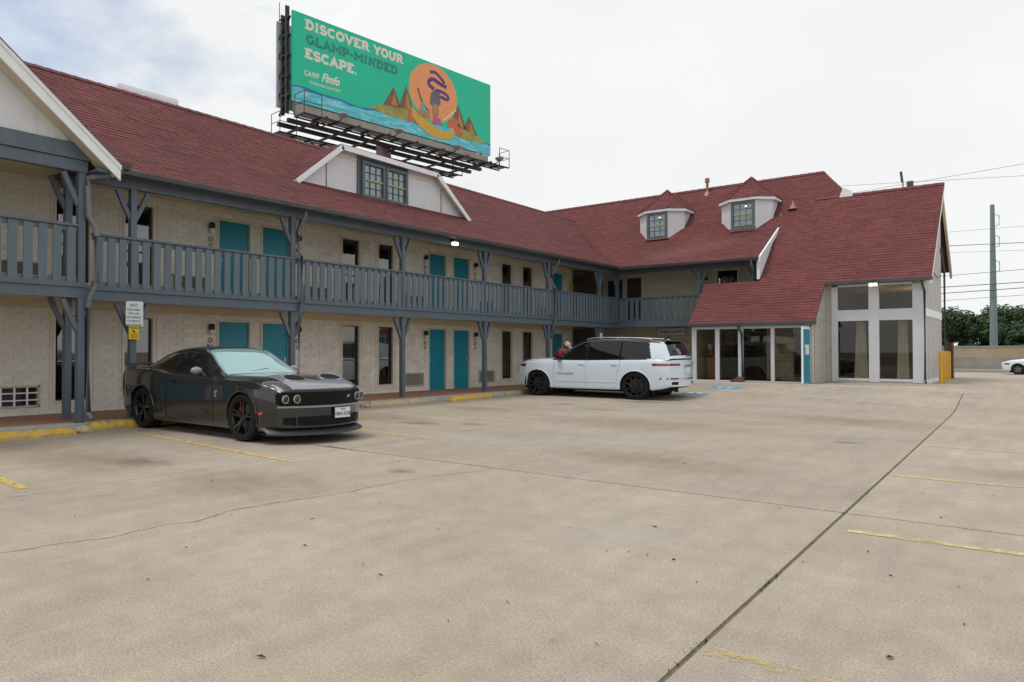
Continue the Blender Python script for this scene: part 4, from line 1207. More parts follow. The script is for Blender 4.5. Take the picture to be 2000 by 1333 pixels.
MB().box(-5.6, -4.0, 29.6, 30.4, ZO + .05, .85).build('seat', M['sofa'] if 'sofa' in M else mat('sofa red', (0.06, 0.02, 0.015), 0.7, var=.2), ch, bevel=.05)
MB().box(-5.6, -4.0, 30.2, 30.5, .80, 1.25).build('backrest', mat('sofa red2', (0.06, 0.02, 0.015), 0.7, var=.2), ch, bevel=.05)
MB().box(-3.75, -3.55, 32.0, 32.2, 2.5, 3.6).build('lit_column', mat('warm plaster', (0.75, 0.60, 0.35), .7, var=.05), MO)
il = bpy.data.lights.new('office_lamp', 'POINT'); il.energy = 14; il.color = (1, .78, .45); il.shadow_soft_size = .08  # unseen warm light added for the column; no fixture is modelled
ilo = bpy.data.objects.new('office_lamp', il); COL.objects.link(ilo); ilo.location = (-3.5, 31.3, 3.1)
# ------------------------------------------------------------------ vehicles
def curve(keys):
    """monotone cubic through (x, value) keys"""
    k = sorted(keys); n = len(k)
    xs = [a for a, b in k]; ys = [b for a, b in k]
    d = [(ys[i + 1] - ys[i]) / (xs[i + 1] - xs[i]) for i in range(n - 1)]
    m = [d[0]] + [0 if d[i - 1] * d[i] <= 0 else 2 * d[i - 1] * d[i] / (d[i - 1] + d[i]) for i in range(1, n - 1)] + [d[-1]]
    def f(x):
        if x <= xs[0]: return ys[0]
        if x >= xs[-1]: return ys[-1]
        i = max(j for j in range(n - 1) if xs[j] <= x)
        h = xs[i + 1] - xs[i]; t = (x - xs[i]) / h
        return (1 + 2 * t) * (1 - t) ** 2 * ys[i] + t * (1 - t) ** 2 * h * m[i] + t * t * (3 - 2 * t) * ys[i + 1] + t * t * (t - 1) * h * m[i + 1]
    return f

def spline(pts, n):
    """Catmull-Rom through 2D points, n samples per span"""
    P = [pts[0]] + list(pts) + [pts[-1]]
    o = []
    for i in range(1, len(P) - 2):
        a, b, c, d = P[i - 1], P[i], P[i + 1], P[i + 2]
        for k in range(n):
            t = k / n
            o.append(tuple(0.5 * (2 * b[j] + (c[j] - a[j]) * t + (2 * a[j] - 5 * b[j] + 4 * c[j] - d[j]) * t * t + (3 * b[j] - a[j] - 3 * c[j] + d[j]) * t ** 3) for j in (0, 1)))
    o.append(tuple(P[-2]))
    return o

def split_build(groups, verts, names, root, mats):
    """groups: {key: faces}; builds each face group as its own part"""
    res = {}
    for k, fs in groups.items():
        if not fs: continue
        used = sorted({i for f in fs for i in f}); idx = {j: i for i, j in enumerate(used)}
        mb = MB(); mb.v = [verts[j] for j in used]; mb.f = [tuple(idx[i] for i in f) for f in fs]
        res[k] = mb.build(names[k], mats[k], root, smooth=True, local=True, sharp=50)
    return res

class Car:
    def __init__(s, P, root):
        s.P = P; s.root = root
        s.W, s.ZB, s.ZS, s.ZT, s.ZM = [curve(P[k]) for k in ('w', 'zb', 'zs', 'zt', 'zm')]
        s.x0, s.x1 = P['ends']
        s.noseb, s.tailb = P['bend']
    def warp(s, p):
        x, y, z = p
        xm = s.P['bend_from']
        if x > xm[1]:
            t = min(1, (x - xm[1]) / (s.x1 - xm[1])); x -= s.noseb * (y / 0.9) ** 2 * t * t * (3 - 2 * t)
        elif x < xm[0]:
            t = min(1, (xm[0] - x) / (xm[0] - s.x0)); x += s.tailb * (y / 0.9) ** 2 * t * t * (3 - 2 * t)
        return (x, y, z)
    def section(s, x):
        w_, zb, zs, zt, zm = s.W(x), s.ZB(x), s.ZS(x), s.ZT(x), s.ZM(x)
        c = s.P.get('crown', .03)
        return spline([(w_ * .90, zb), (w_ * .965, zb + .03), (w_ * .985, zb + (zm - zb) * .45), (w_, zm), (w_ * .988, zs - (zs - zm) * .35), (w_ * .955, zs - .012), (w_ * .90, zs + .008), (w_ * .72, zs + (zt - zs) * .62 + c * .25), (w_ * .38, zt - c * .15), (0, zt)], 5)
    def yat(s, x, z):
        sec = s.section(x)
        zs = s.ZS(x)
        best = None
        for (y0, z0), (y1, z1) in zip(sec[:-1], sec[1:]):
            if min(z0, z1) <= z <= max(z0, z1) and z <= zs + .01:
                t = 0 if z1 == z0 else (z - z0) / (z1 - z0)
                return y0 + (y1 - y0) * t
        return sec[5][0]
    def body(s, mat_, cut=None, nx=150):
        P = s.P
        xs = [s.x0 + (s.x1 - s.x0) * i / nx for i in range(nx + 1)]
        V = []; F = []
        secs = [s.section(x) for x in xs]
        m = len(secs[0])
        row = 2 * m - 1
        for x, sec in zip(xs, secs):
            full = [(-y, z) for y, z in sec] + [(y, z) for y, z in sec[-2::-1]]
            V += [s.warp((x, y, z)) for y, z in full]
        for i in range(nx):
            for j in range(row - 1):
                a = i * row + j
                f = (a, a + 1, a + row + 1, a + row)
                cx_ = sum(V[k][0] for k in f) / 4; cy_ = sum(V[k][1] for k in f) / 4; cz_ = sum(V[k][2] for k in f) / 4
                hole = False
                for ax, ra in P['arches']:
                    if (cx_ - ax) ** 2 + (cz_ - P['axz']) ** 2 < ra ** 2 and abs(cy_) > .55: hole = True
                if cut and cut(cx_, cy_, cz_): hole = True
                if not hole: F.append(f)
        # end caps
        for i, xx in ((0, s.x0), (nx, s.x1)):
            sec = secs[i]
            n0 = len(V); nc = 24
            for (y, z) in sec:
                for k in range(nc + 1):
                    V.append(s.warp((xx, -y + 2 * y * k / nc, z)))
            for r in range(len(sec) - 1):
                for k in range(nc):
                    a = n0 + r * (nc + 1) + k
                    F.append((a, a + 1, a + nc + 2, a + nc + 1))
        mb = MB(); mb.v = V; mb.f = F
        o = mb.build('body', mat_, s.root, smooth=True, local=True, sharp=38)
        # underbody
        MB().box(s.x0 + .55, s.x1 - .5, -.66, .66, P.get('under', .12), .5).build('underbody', M['carblack'], s.root, local=True)
        for ax, ra in P['arches']:
            for sgn in (-1, 1):
                li = MB()
                n = 24
                for k in range(n + 1):
                    a = -.35 + (math.pi + .7) * k / n
                    for yy in (.55, s.W(ax) * .97):
                        li.v.append((ax + ra * 1.0 * math.cos(a), sgn * yy, P['axz'] + ra * 1.0 * math.sin(a)))
                b = len(li.v) - 2 * (n + 1)
                li.f += [(b + 2 * k, b + 2 * k + 1, b + 2 * k + 3, b + 2 * k + 2) for k in range(n)]
                c = len(li.v)
                li.v.append((ax, sgn * .55, P['axz']))
                li.f += [(b + 2 * k, b + 2 * k + 2, c) for k in range(n)]
                li.build('wheel_well', M['carblack'], s.root, local=True)
            for sgn in (-1, 1):
                lp = MB()
                pts = []
                n = 26
                for k in range(n + 1):
                    a = -.30 + (math.pi + .6) * k / n
                    x, z = ax + ra * 1.005 * math.cos(a), P['axz'] + ra * 1.005 * math.sin(a)
                    if z < s.ZB(x) + .01: continue
                    pts.append(s.warp((x, sgn * (s.yat(x, z) - .002), z)))
                lp.tube(pts, P.get('lip', .016), 6)
                lp.build('arch_lip', P.get('lipmat') or mat_, s.root, local=True, smooth=True)
        return o
    def greenhouse(s, mats):
        P = s.P; G = P['gh']
        zr, wb, wr, zb = curve(G['zr']), curve(G['wb']), curve(G['wr']), curve(G['zb'])
        x0, x1 = G['x']
        nx, ns, ntp = 130, 26, 22
        V = []; F = {k: [] for k in ('roof', 'ws', 'rw', 'sl', 'sr', 'pil', 'pilf')}
        sw = G.get('side_windows')
        half = ns + ntp
        row = 2 * half + 1
        meta = []
        for i in range(nx + 1):
            x = x0 + (x1 - x0) * i / nx
            zt, b, t, z0 = zr(x), wb(x), wr(x), zb(x)
            zt = max(zt, z0 + .005)
            edge = min(.075, (zt - z0) * .3)
            side = []
            for j in range(ns):
                q = j / ns
                side.append((b + (t - b) * q + .02 * math.sin(math.pi * q), z0 + (zt - edge - z0) * q, 's', q))
            for j in range(ntp + 1):
                q = j / ntp; a = q * math.pi / 2
                side.append((t * math.cos(a) ** .55 if q < 1 else 0, zt - edge + edge * math.sin(a) ** .9, 't', q))
            full = [(-y, z, r, q) for y, z, r, q in side] + [(y, z, r, q) for y, z, r, q in side[-2::-1]]
            V += [s.warp((x, y, z)) for y, z, r, q in full]
            meta.append([(r, q) for y, z, r, q in full])
        for i in range(nx):
            x = x0 + (x1 - x0) * (i + .5) / nx
            for j in range(row - 1):
                a = i * row + j
                f = (a, a + 1, a + row + 1, a + row)
                (r, q), (r2, q2) = meta[i][j], meta[i][j + 1]
                yc = (V[a][1] + V[a + 1][1]) / 2; zc = sum(V[k][2] for k in f) / 4
                qm = (q + q2) / 2
                key = 'roof'
                if r == 's' and r2 == 's':
                    key = 'pil'
                    zrel = zc
                    for (xr0, xr1, xf0, xf1, lo, hi) in sw:   # rear edge bottom/top, front edge bottom/top
                        if lo < qm < hi and xr0 + (xr1 - xr0) * qm < x < xf0 + (xf1 - xf0) * qm: key = 'sl' if yc > 0 else 'sr'
                else:
                    if x > G['ws'][0] and x < G['ws'][1] and abs(yc) < wr(x) * G['ws'][2]: key = 'ws'
                    elif x < G['rw'][1] and x > G['rw'][0] and abs(yc) < wr(x) * G['rw'][2]: key = 'rw'
                    elif x > G['ws'][0] or x < G['rw'][1]: key = 'pil'
                if key == 'pil' and x > G.get('pilx', 99): key = 'pilf'
                F[key].append(f)
        mats.setdefault('pilf', mats['pil'])
        names = dict(pilf='windshield_pillar', roof='roof', ws='windshield', rw='rear_window', sl='side_window', sr='side_window', pil='pillar')
        return split_build(F, V, names, s.root, mats)
    def seam(s, pts, w_=.010, m=None):
        for sgn in (-1, 1):
            mb = MB()
            L2 = []
            for (a, b) in zip(pts[:-1], pts[1:]):
                for k in range(8):
                    t = k / 8; L2.append((a[0] + (b[0] - a[0]) * t, a[1] + (b[1] - a[1]) * t))
            L2.append(pts[-1])
            P3 = [s.warp((x, sgn * (s.yat(x, z) + .0005), z)) for x, z in L2]
            mb.tube(P3, w_ / 2, 4, caps=False)
            mb.build('panel_gap', m or M['carblack'], s.root, local=True)
    def plate_front(s, f_lo, f_hi, y0, y1, off, name, m, n=28, end=1, thick=.02, parent=None):
        """panel that follows the bend of nose (end=1) or tail (end=-1); z limits are functions of y"""
        mb = MB()
        xx = s.x1 if end > 0 else s.x0
        for k in range(n + 1):
            y = y0 + (y1 - y0) * k / n
            for z in (f_lo(y), f_hi(y)):
                p = s.warp((xx, y, z)); mb.v.append((p[0] + end * off, p[1], p[2]))
            for z in (f_lo(y), f_hi(y)):
                p = s.warp((xx, y, z)); mb.v.append((p[0] + end * (off - thick), p[1], p[2]))
        for k in range(n):
            a = 4 * k
            mb.f += [(a, a + 4, a + 5, a + 1), (a + 1, a + 5, a + 7, a + 3), (a, a + 2, a + 6, a + 4), (a + 2, a + 3, a + 7, a + 6)]
        mb.f += [(0, 1, 3, 2), (4 * n, 4 * n + 2, 4 * n + 3, 4 * n + 1)]
        return mb.build(name, m, parent or s.root, local=True)

def wheel(root, x, y, r, wd, rim_r, spokes, caliper=None, mrim=None, pair=True, chrome=None):
    """tyre, dished rim with spokes; outer face toward sign(y)"""
    sg = 1 if y > 0 else -1
    o = MB()
    f = wd / 2
    o.lathe([(rim_r * .98, -f * .9), (rim_r * .93, -f * .6), (rim_r * .93, f * .55), (rim_r * 1.0, f * .86), (rim_r * .965, f * .88), (rim_r * .93, f * .70)], 40, (x, 0, r), 1)
    o.v = [(p[0], y + sg * p[1], p[2]) for p in o.v]
    wo = o.build('wheel', mrim, root, smooth=True, local=True)
    t = MB()
    prof = [(rim_r * .97, -f * .9), (rim_r * 1.06, -f), (r * .93, -f * .98), (r * .985, -f * .85), (r, -f * .6), (r, f * .6), (r * .985, f * .85), (r * .93, f * .98), (rim_r * 1.06, f), (rim_r * .97, f * .9)]
    t.lathe(prof, 48, (x, 0, r), 1); t.v = [(p[0], y + sg * p[1], p[2]) for p in t.v]
    t.build('tyre', M['tyre'], wo, smooth=True, local=True)
    sp = MB()
    for k in range(spokes):
        base = 2 * math.pi * k / spokes + .3
        for dlt in ((-.13, .13) if pair else (0,)):
            a0, a1 = base + dlt * .4, base + dlt * 1.35
            p0 = (x + math.cos(a0) * rim_r * .16, y + sg * f * .62, r + math.sin(a0) * rim_r * .16)
            p1 = (x + math.cos(a1) * rim_r * .97, y + sg * f * .80, r + math.sin(a1) * rim_r * .97)
            sp.bar(p0, p1, .034 if pair else .055, .03, up=(0, 1, 0))
    sp.lathe([(0, f * .74), (rim_r * .14, f * .72), (rim_r * .2, f * .6), (rim_r * .2, f * .4)], 20, (x, 0, r), 1)
    n_ = 4 * 20
    sp.v[-n_:] = [(p[0], y + sg * p[1], p[2]) for p in sp.v[-n_:]]
    sp.build('spokes', mrim, wo, smooth=False, local=True)
    dsk = MB().lathe([(rim_r * .2, f * .16), (rim_r * .72, f * .16), (rim_r * .72, f * .05)], 32, (x, 0, r), 1)
    dsk.v = [(p[0], y + sg * p[1], p[2]) for p in dsk.v]
    dsk.build('brake_disc', M['brake'], wo, smooth=True, local=True)
    MB().lathe([(0, .0), (rim_r * .95, 0)], 32, (x, y - sg * f * .3, r), 1).build('wheel_back', M['carblack'], wo, local=True)
    if caliper:
        c = MB(); n = 8
        for k in range(n + 1):
            a = caliper[0] - .42 + .84 * k / n
            for rr_ in (rim_r * .50, rim_r * .80):
                for yy in (f * .10, f * .42):
                    c.v.append((x + math.cos(a) * rr_, y + sg * yy, r + math.sin(a) * rr_))
        for k in range(n):
            a = 4 * k
            c.f += [(a, a + 4, a + 5, a + 1), (a + 2, a + 3, a + 7, a + 6), (a + 1, a + 5, a + 7, a + 3), (a, a + 2, a + 6, a + 4)]
        c.f += [(0, 1, 3, 2), (4 * n, 4 * n + 2, 4 * n + 3, 4 * n + 1)]
        c.build('brake_caliper', caliper[1], wo, local=True)
    if chrome:
        c = MB()
        for k in range(spokes):
            a = 2 * math.pi * k / spokes + .3
            c.lathe([(0, .012), (.022, .008), (.024, 0)], 8, (x + math.cos(a) * rim_r * .42, y + sg * f * .74 - (0 if sg > 0 else .012), r + math.sin(a) * rim_r * .42), 1)
        c.build('wheel_studs', M['chrome'], wo, local=True)
    return wo

def text_mesh(body, size, T, extrude=.002, bold=0.0, shear=0.0, align='CENTER', spacing=1.0):
    """built-in font turned to a mesh; T(u, v, d) maps to 3D"""
    cu = bpy.data.curves.new('t', 'FONT')
    cu.body = body; cu.size = size; cu.offset = bold; cu.shear = shear; cu.align_x = align; cu.space_character = spacing
    cu.resolution_u = 3
    o = bpy.data.objects.new('t', cu); COL.objects.link(o)
    dg = bpy.context.evaluated_depsgraph_get()
    me = o.evaluated_get(dg).to_mesh()
    vs = [tuple(v.co) for v in me.vertices]; fs = [tuple(p.vertices) for p in me.polygons]
    o.evaluated_get(dg).to_mesh_clear()
    bpy.data.objects.remove(o); bpy.data.curves.remove(cu)
    mb = MB(); mb.v = [T(v[0], v[1], extrude) for v in vs]; mb.f = fs
    return mb

M['carblack'] = mat('car black plastic', (0.010, 0.010, 0.011), 0.6, var=0.1, spec=0.12)
M['tyre'] = mat('tyre rubber', (0.014, 0.014, 0.015), 0.8, var=0.15, bump=0.2, spec=0.2)
M['brake'] = mat('brake disc', (0.16, 0.16, 0.16), 0.4, metal=0.7, var=0.1)
M['chrome'] = mat('chrome', (0.75, 0.76, 0.78), 0.12, metal=1.0, var=0.02)
M['granite'] = mat('dark granite car paint', (0.022, 0.021, 0.022), 0.2, metal=0.35, coat=1.0, var=0.06, vscale=300)
M['hoodgrey'] = mat('satin grey and sky sheen', (0.26, 0.27, 0.31), 0.35, metal=0.3, var=0.05, coat=0.6)  # grey trim paint; on the nose band it stands for reflected sky
M['gloss_black'] = mat('gloss black', (0.008, 0.008, 0.009), 0.15, coat=0.8, var=0.05)
M['rimblack'] = mat('gloss black rim', (0.016, 0.016, 0.017), 0.25, metal=0.4, var=0.05, coat=0.5)
M['redcal'] = mat('red caliper', (0.42, 0.012, 0.018), 0.4, var=0.1)
M['redlens'] = mat('red lamp lens', (0.22, 0.008, 0.01), 0.12, coat=1.0, var=0.1)
M['amber'] = mat('amber marker lens', (0.75, 0.09, 0.02), 0.15, coat=1.0, var=0.1)
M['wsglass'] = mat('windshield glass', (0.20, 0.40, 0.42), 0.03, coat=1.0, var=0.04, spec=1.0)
M['tintglass'] = mat('tinted car glass', (0.006, 0.007, 0.008), 0.03, coat=0.4, var=0.03, spec=0.3)
M['pearl'] = mat('white pearl car paint', (0.66, 0.755, 0.84), 0.26, coat=1.0, var=0.02)  # white paint with the blue of the reflected sky put into it
M['lamp'] = mat('headlamp glass', (0.30, 0.30, 0.29), 0.08, coat=1.0, var=0.05)
M['plate'] = mat('number plate', (0.68, 0.72, 0.72), 0.4, var=0.04)
M['platetext'] = mat('plate characters', (0.03, 0.05, 0.09), 0.5)

# ---- dark coupe, nose toward the lot
SC = thing('parked_coupe', 'dark granite grey muscle coupe with black wheels and twin hood scoops', 'car', (-11.13, 7.58, 0), 0)
P = dict(ends=(-2.56, 2.51), bend=(.37, .16), bend_from=(-1.7, 1.75), axz=.365,
         w=[(-2.56, .80), (-2.45, .88), (-2.2, .935), (-1.5, .965), (-.8, .945), (0, .925), (.9, .925), (1.45, .955), (2.0, .94), (2.25, .91), (2.42, .88), (2.51, .845)],
         zb=[(-2.56, .44), (-2.3, .28), (-1.9, .22), (-.9, .165), (.9, .165), (1.9, .17), (2.3, .20), (2.51, .24)],
         zs=[(-2.56, .98), (-2.4, 1.03), (-1.9, 1.055), (-1.3, 1.05), (-.7, .985), (0, .945), (.9, .925), (1.5, .915), (2.0, .875), (2.36, .83), (2.51, .765)],
         zt=[(-2.56, 1.03), (-2.45, 1.10), (-1.8, 1.115), (-1.2, 1.05), (.6, 1.0), (.95, 1.008), (1.6, .985), (2.15, .93), (2.42, .865), (2.51, .80)],
         zm=[(-2.56, .72), (-1.5, .68), (0, .60), (1.5, .62), (2.44, .55)],
         arches=[(1.475, .40), (-1.475, .405)], crown=.04, lip=.014,
         gh=dict(x=(-2.0, .82),
                 zr=[(-2.0, 1.06), (-1.75, 1.15), (-1.2, 1.36), (-.75, 1.44), (-.35, 1.46), (-.03, 1.435), (.15, 1.385), (.44, 1.22), (.82, .985)],
                 wb=[(-2.0, .70), (-1.2, .80), (-.3, .84), (.4, .84), (.82, .81)],
                 wr=[(-2.0, .62), (-1.2, .60), (-.4, .60), (.12, .60), (.45, .67), (.82, .75)],
                 zb=[(-2.0, 1.04), (-1.3, 1.03), (-.7, .97), (0, .935), (.82, .93)],
                 side_windows=[(-.56, -.56, .62, .05, .10, .93), (-1.15, -.95, -.62, -.62, .22, .90)],
                 ws=(.05, .78, .955), rw=(-1.85, -1.05, .9)))
car = Car(P, SC)
car.body(M['granite'])
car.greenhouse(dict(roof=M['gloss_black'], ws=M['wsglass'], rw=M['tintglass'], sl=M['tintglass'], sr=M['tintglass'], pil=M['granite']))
# bright A-pillar edge and drip line
ap = MB()
_g = P['gh']; _zr, _wr, _zb = curve(_g['zr']), curve(_g['wr']), curve(_g['zb'])
for sg in (-1, 1): ap.tube([(x, sg * (_wr(x) * .985), _zr(x) - min(.075, (_zr(x) - _zb(x)) * .3) * .55) for x in (.78, .65, .5, .37, .25, .13, .04)], .02, 6)
ap.build('windshield_pillar', M['hoodgrey'], SC, smooth=True, local=True)
MB().tube([(.74, -.40, 1.02), (.71, -.10, 1.045), (.66, .20, 1.08)], .010, 5).build('wiper', M['carblack'], SC, local=True)
MB().tube([(.76, .15, 1.01), (.72, .40, 1.035)], .010, 5).build('wiper', M['carblack'], SC, local=True)
# hood: nose band painted as reflected sky, scoops and dark panels
def top_patch(poly, off, name, m, z_extra=0):
    """plan polygon draped on the hood, subdivided along x"""
    mb = MB()
    xs_ = sorted({p[0] for p in poly}); n = 14
    lo, hi = min(xs_), max(xs_)
    def yr(x):
        ys = []
        for (a, b) in zip(poly, poly[1:] + poly[:1]):
            if min(a[0], b[0]) <= x <= max(a[0], b[0]) and a[0] != b[0]:
                ys.append(a[1] + (b[1] - a[1]) * (x - a[0]) / (b[0] - a[0]))
        return min(ys), max(ys)
    for k in range(n + 1):
        x = lo + (hi - lo) * k / n; x = min(max(x, lo + 1e-4), hi - 1e-4)
        a, b = yr(x)
        sec = car.section(x)
        for j in range(9):
            y = a + (b - a) * j / 8
            z = None
            for (y0, z0), (y1, z1) in zip(sec[:-1], sec[1:]):
                if y1 <= abs(y) <= y0: z = z0 + (z1 - z0) * (abs(y) - y0) / (y1 - y0 if y1 != y0 else 1)
            if z is None: z = sec[-1][1]
            p = car.warp((x, y, z + off)); mb.v.append(p)
    for k in range(n):
        for j in range(8):
            a = k * 9 + j; mb.f.append((a, a + 1, a + 10, a + 9))
    return mb.build(name, m, SC, smooth=True, local=True, fix=True)
top_patch([(2.50, -.80), (2.50, .80), (2.22, .82), (2.22, -.82)], .006, 'hood_sky_sheen', M['hoodgrey'])
for sg in (-1, 1):
    top_patch([(2.22, sg * .06), (2.22, sg * .66), (1.60, sg * .60), (1.60, sg * .50)], .007, 'hood_stripe', M['hoodgrey'])
    sc_ = MB()
    cx_, cy_ = 2.04, sg * .36
    z0 = .912
    n = 20
    ring = []
    for k in range(n):
        a = 2 * math.pi * k / n
        ring.append((cx_ + .10 * math.cos(a) * (1 if math.cos(a) > 0 else 1.9), cy_ + .20 * math.copysign(abs(math.sin(a)) ** .7, math.sin(a))))
    tz = lambda x: z0 + .045 - .30 * (x - cx_)
    top_ = [(x, y, tz(x)) for x, y in ring]
    sc_.v = [(x, y, z0 - .03) for x, y in [(cx_ + (x - cx_) * 1.35, cy_ + (y - cy_) * 1.22) for x, y in ring]] + top_
    sc_.f = [(k, (k + 1) % n, n + (k + 1) % n, n + k) for k in range(n)] + [tuple(n + k for k in range(n))]
    so = sc_.build('hood_scoop', M['hoodgrey'], SC, smooth=True, local=True)
    mo = MB()
    mo.v = [(cx_ + .008 + (x - cx_) * .80, cy_ + (y - cy_) * .86, tz(cx_ + .008 + (x - cx_) * .80) + .006) for x, y, z in top_]
    mo.f = [tuple(range(n))]
    mo.build('scoop_mouth', M['carblack'], so, local=True)
# front face
car.plate_front(lambda y: .565 + (.03 if abs(y) > .80 else 0), lambda y: .765 - (.02 if abs(y) > .80 else 0), -.845, .845, .008, 'grille_recess', M['carblack'])
gl = car.plate_front(lambda y: .535, lambda y: .562, -.83, .83, .03, 'grille_lip', M['hoodgrey'], thick=.05)
for sg in (-1, 1): 
    for yy in (.61, .765):
        p = car.warp((car.x1, sg * yy, .665))
        h = MB().lathe([(.062, 0), (.064, .02), (.053, .026), (.045, .010)], 26, (p[0] + (.055 if yy > .7 else .03), p[1], p[2]), 0).build('headlight', M['lamp'], SC, smooth=True, local=True)
        MB().lathe([(.0, .014), (.034, .010), (.046, .004)], 20, (p[0] + (.057 if yy > .7 else .032), p[1], p[2]), 0).build('lens', M['gloss_black'], h, smooth=True, local=True)
car.plate_front(lambda y: .265 + .03 * (abs(y) / .78) ** 4, lambda y: .405 - .02 * (abs(y) / .78) ** 4, -.76, .76, .006, 'lower_intake', M['carblack'], thick=.03)
for sg in (-1, 1):
    p = car.warp((car.x1, sg * .60, .33))
    MB().box(p[0] - .03, p[0] + .02, p[1] - .012, p[1] + .012, .262, .41).build('intake_strut', M['granite'], SC, local=True)
car.plate_front(lambda y: .245, lambda y: .268, -.80, .80, .02, 'bumper_lip', M['granite'], thick=.04)
sp = MB()
n = 40
for k in range(n + 1):
    y = -.94 + 1.88 * k / n
    p = car.warp((car.x1, y, .15)); x = p[0] + .09 - .10 * max(0, (abs(y) - .82)) / .12
    for z in (.135, .165): sp.v.append((x, y, z))
    for z in (.15, .24): sp.v.append((p[0] - .18, y, z))
for k in range(n):
    a = 4 * k
    sp.f += [(a, a + 4, a + 5, a + 1), (a + 1, a + 5, a + 7, a + 3), (a, a + 2, a + 6, a + 4)]
sp.build('splitter', mat('splitter grey', (0.045, 0.047, 0.058), .45, var=.1), SC, local=True)
# plate with characters
pw, ph = .31, .155
px = car.x1 + .035
pc = (.14, .44)
pl = MB().box(px, px + .012, pc[0] - pw / 2, pc[0] + pw / 2, pc[1] - ph / 2, pc[1] + ph / 2).build('number_plate', M['plate'], SC, local=True, bevel=.004)
MB().box(px - .08, px, pc[0] - .17, pc[0] + .17, pc[1] - .08, pc[1] + .08).build('plate_bracket', M['carblack'], SC, local=True)
TP = lambda u, v, d: (px + .012 + d, pc[0] + u, pc[1] + v)
text_mesh('VBH·3338', .078, lambda u, v, d: TP(u, v - .045, d), bold=.0015).build('plate_number', M['platetext'], pl, local=True, fix=False)
text_mesh('TEXAS', .036, lambda u, v, d: TP(u, v + .042, d), bold=.001).build('plate_state', M['platetext'], pl, local=True, fix=False)
# grille badge and fender emblem
text_mesh('SRT', .05, lambda u, v, d: (car.warp((car.x1, .34 + u, .66))[0] + .008 + d, .34 + u, .66 + v), bold=.002, shear=.3).build('grille_badge', M['chrome'], SC, local=True, fix=False)
for sg in (-1, 1):
    yb = sg * (car.yat(.80, .70) + .004)
    em = MB()
    pts_ = [(0.0, .055), (.05, .045), (.06, .01), (.035, -.01), (.05, -.04), (.01, -.06), (-.01, -.03), (.02, -.005), (.0, .02), (-.03, .03)]
    em.add([(.80 - u, yb, .70 + v) for u, v in pts_] + [(.80 - u, yb + sg * .004, .70 + v) for u, v in pts_], [tuple(range(10)), tuple(range(19, 9, -1))] + [(i, 10 + i, 10 + (i + 1) % 10, (i + 1) % 10) for i in range(10)])
    em.build('fender_emblem', M['chrome'], SC, local=True)
    # mirror
    mi = MB()
    for k in range(7):
        t = k / 6
        r_ = math.sin(math.pi * (0.16 + .68 * t)) * .062
        mi.v += [(.60 + .04 * math.cos(a_ * math.pi / 6) * 1.0 + 0, sg * (.90 + .22 * t), 1.065 + r_ * math.sin(a_ * math.pi / 6)) if False else (.36 + .05 * math.cos(a_ * math.pi / 6) * (r_ / .062), sg * (.91 + .19 * t), 1.06 + r_ * math.sin(a_ * math.pi / 6)) for a_ in range(12)]
    mi.f = [(12 * k + j, 12 * k + (j + 1) % 12, 12 * (k + 1) + (j + 1) % 12, 12 * (k + 1) + j) for k in range(6) for j in range(12)] + [tuple(range(12)), tuple(range(72, 84))]
    mo_ = mi.build('mirror', M['hoodgrey'], SC, smooth=True, local=True)
    MB().tube([(.40, sg * .86, .97), (.38, sg * .93, 1.03)], .018, 6).build('mirror_arm', M['granite'], mo_, local=True)
    # side markers
    xm = 2.02
    yy = sg * car.yat(xm, .44)
    MB().slab([car.warp((x, sg * (car.yat(x, z) + .006), z)) for x, z in ((1.99, .425), (2.20, .435), (2.20, .475), (1.99, .455))], (0, -sg * .02, 0)).build('side_marker', M['amber'], SC, local=True)
    MB().slab([car.warp((x, sg * (car.yat(x, z) + .006), z)) for x, z in ((-2.12, .60), (-2.30, .60), (-2.30, .65), (-2.12, .65))], (0, -sg * .02, 0)).build('side_marker', M['redlens'], SC, local=True)
    MB().box(-.55, -.40, sg * (car.yat(-.48, .86) + .012) - .008, sg * (car.yat(-.48, .86) + .012) + .008, .845, .875).build('door_handle', M['carblack'], SC, local=True)
car.seam([(.68, .24), (.70, .60), (.66, .92)])
car.seam([(-.68, .24), (-.70, .50), (-.64, .80), (-.70, .97)])
car.seam([(1.98, .86), (1.6, .895), (.95, .915)], .007)
# rear
car.plate_front(lambda y: .80, lambda y: .93, -.72, .72, .006, 'tail_light', M['redlens'], end=-1)
MB().slab([(-2.50, -.72, 1.10), (-2.22, -.76, 1.125), (-2.22, .76, 1.125), (-2.50, .72, 1.10)], (0, 0, .028)).build('spoiler', M['granite'], SC, local=True, bevel=.008)
MB().tube([(-.78, 0, 1.44), (-.86, 0, 1.49)], .022, 8).build('roof_antenna', M['gloss_black'], SC, local=True)
for x in (1.475, -1.475):
    for y in (-.80, .80):
        wheel(SC, x, y, .365, .29, .265, 5, (2.6 if x > 0 else .6, M['redcal'] if x > 0 else M['carblack']), M['rimblack'])
SC.scale = (1.045, 1.01, 1.025)

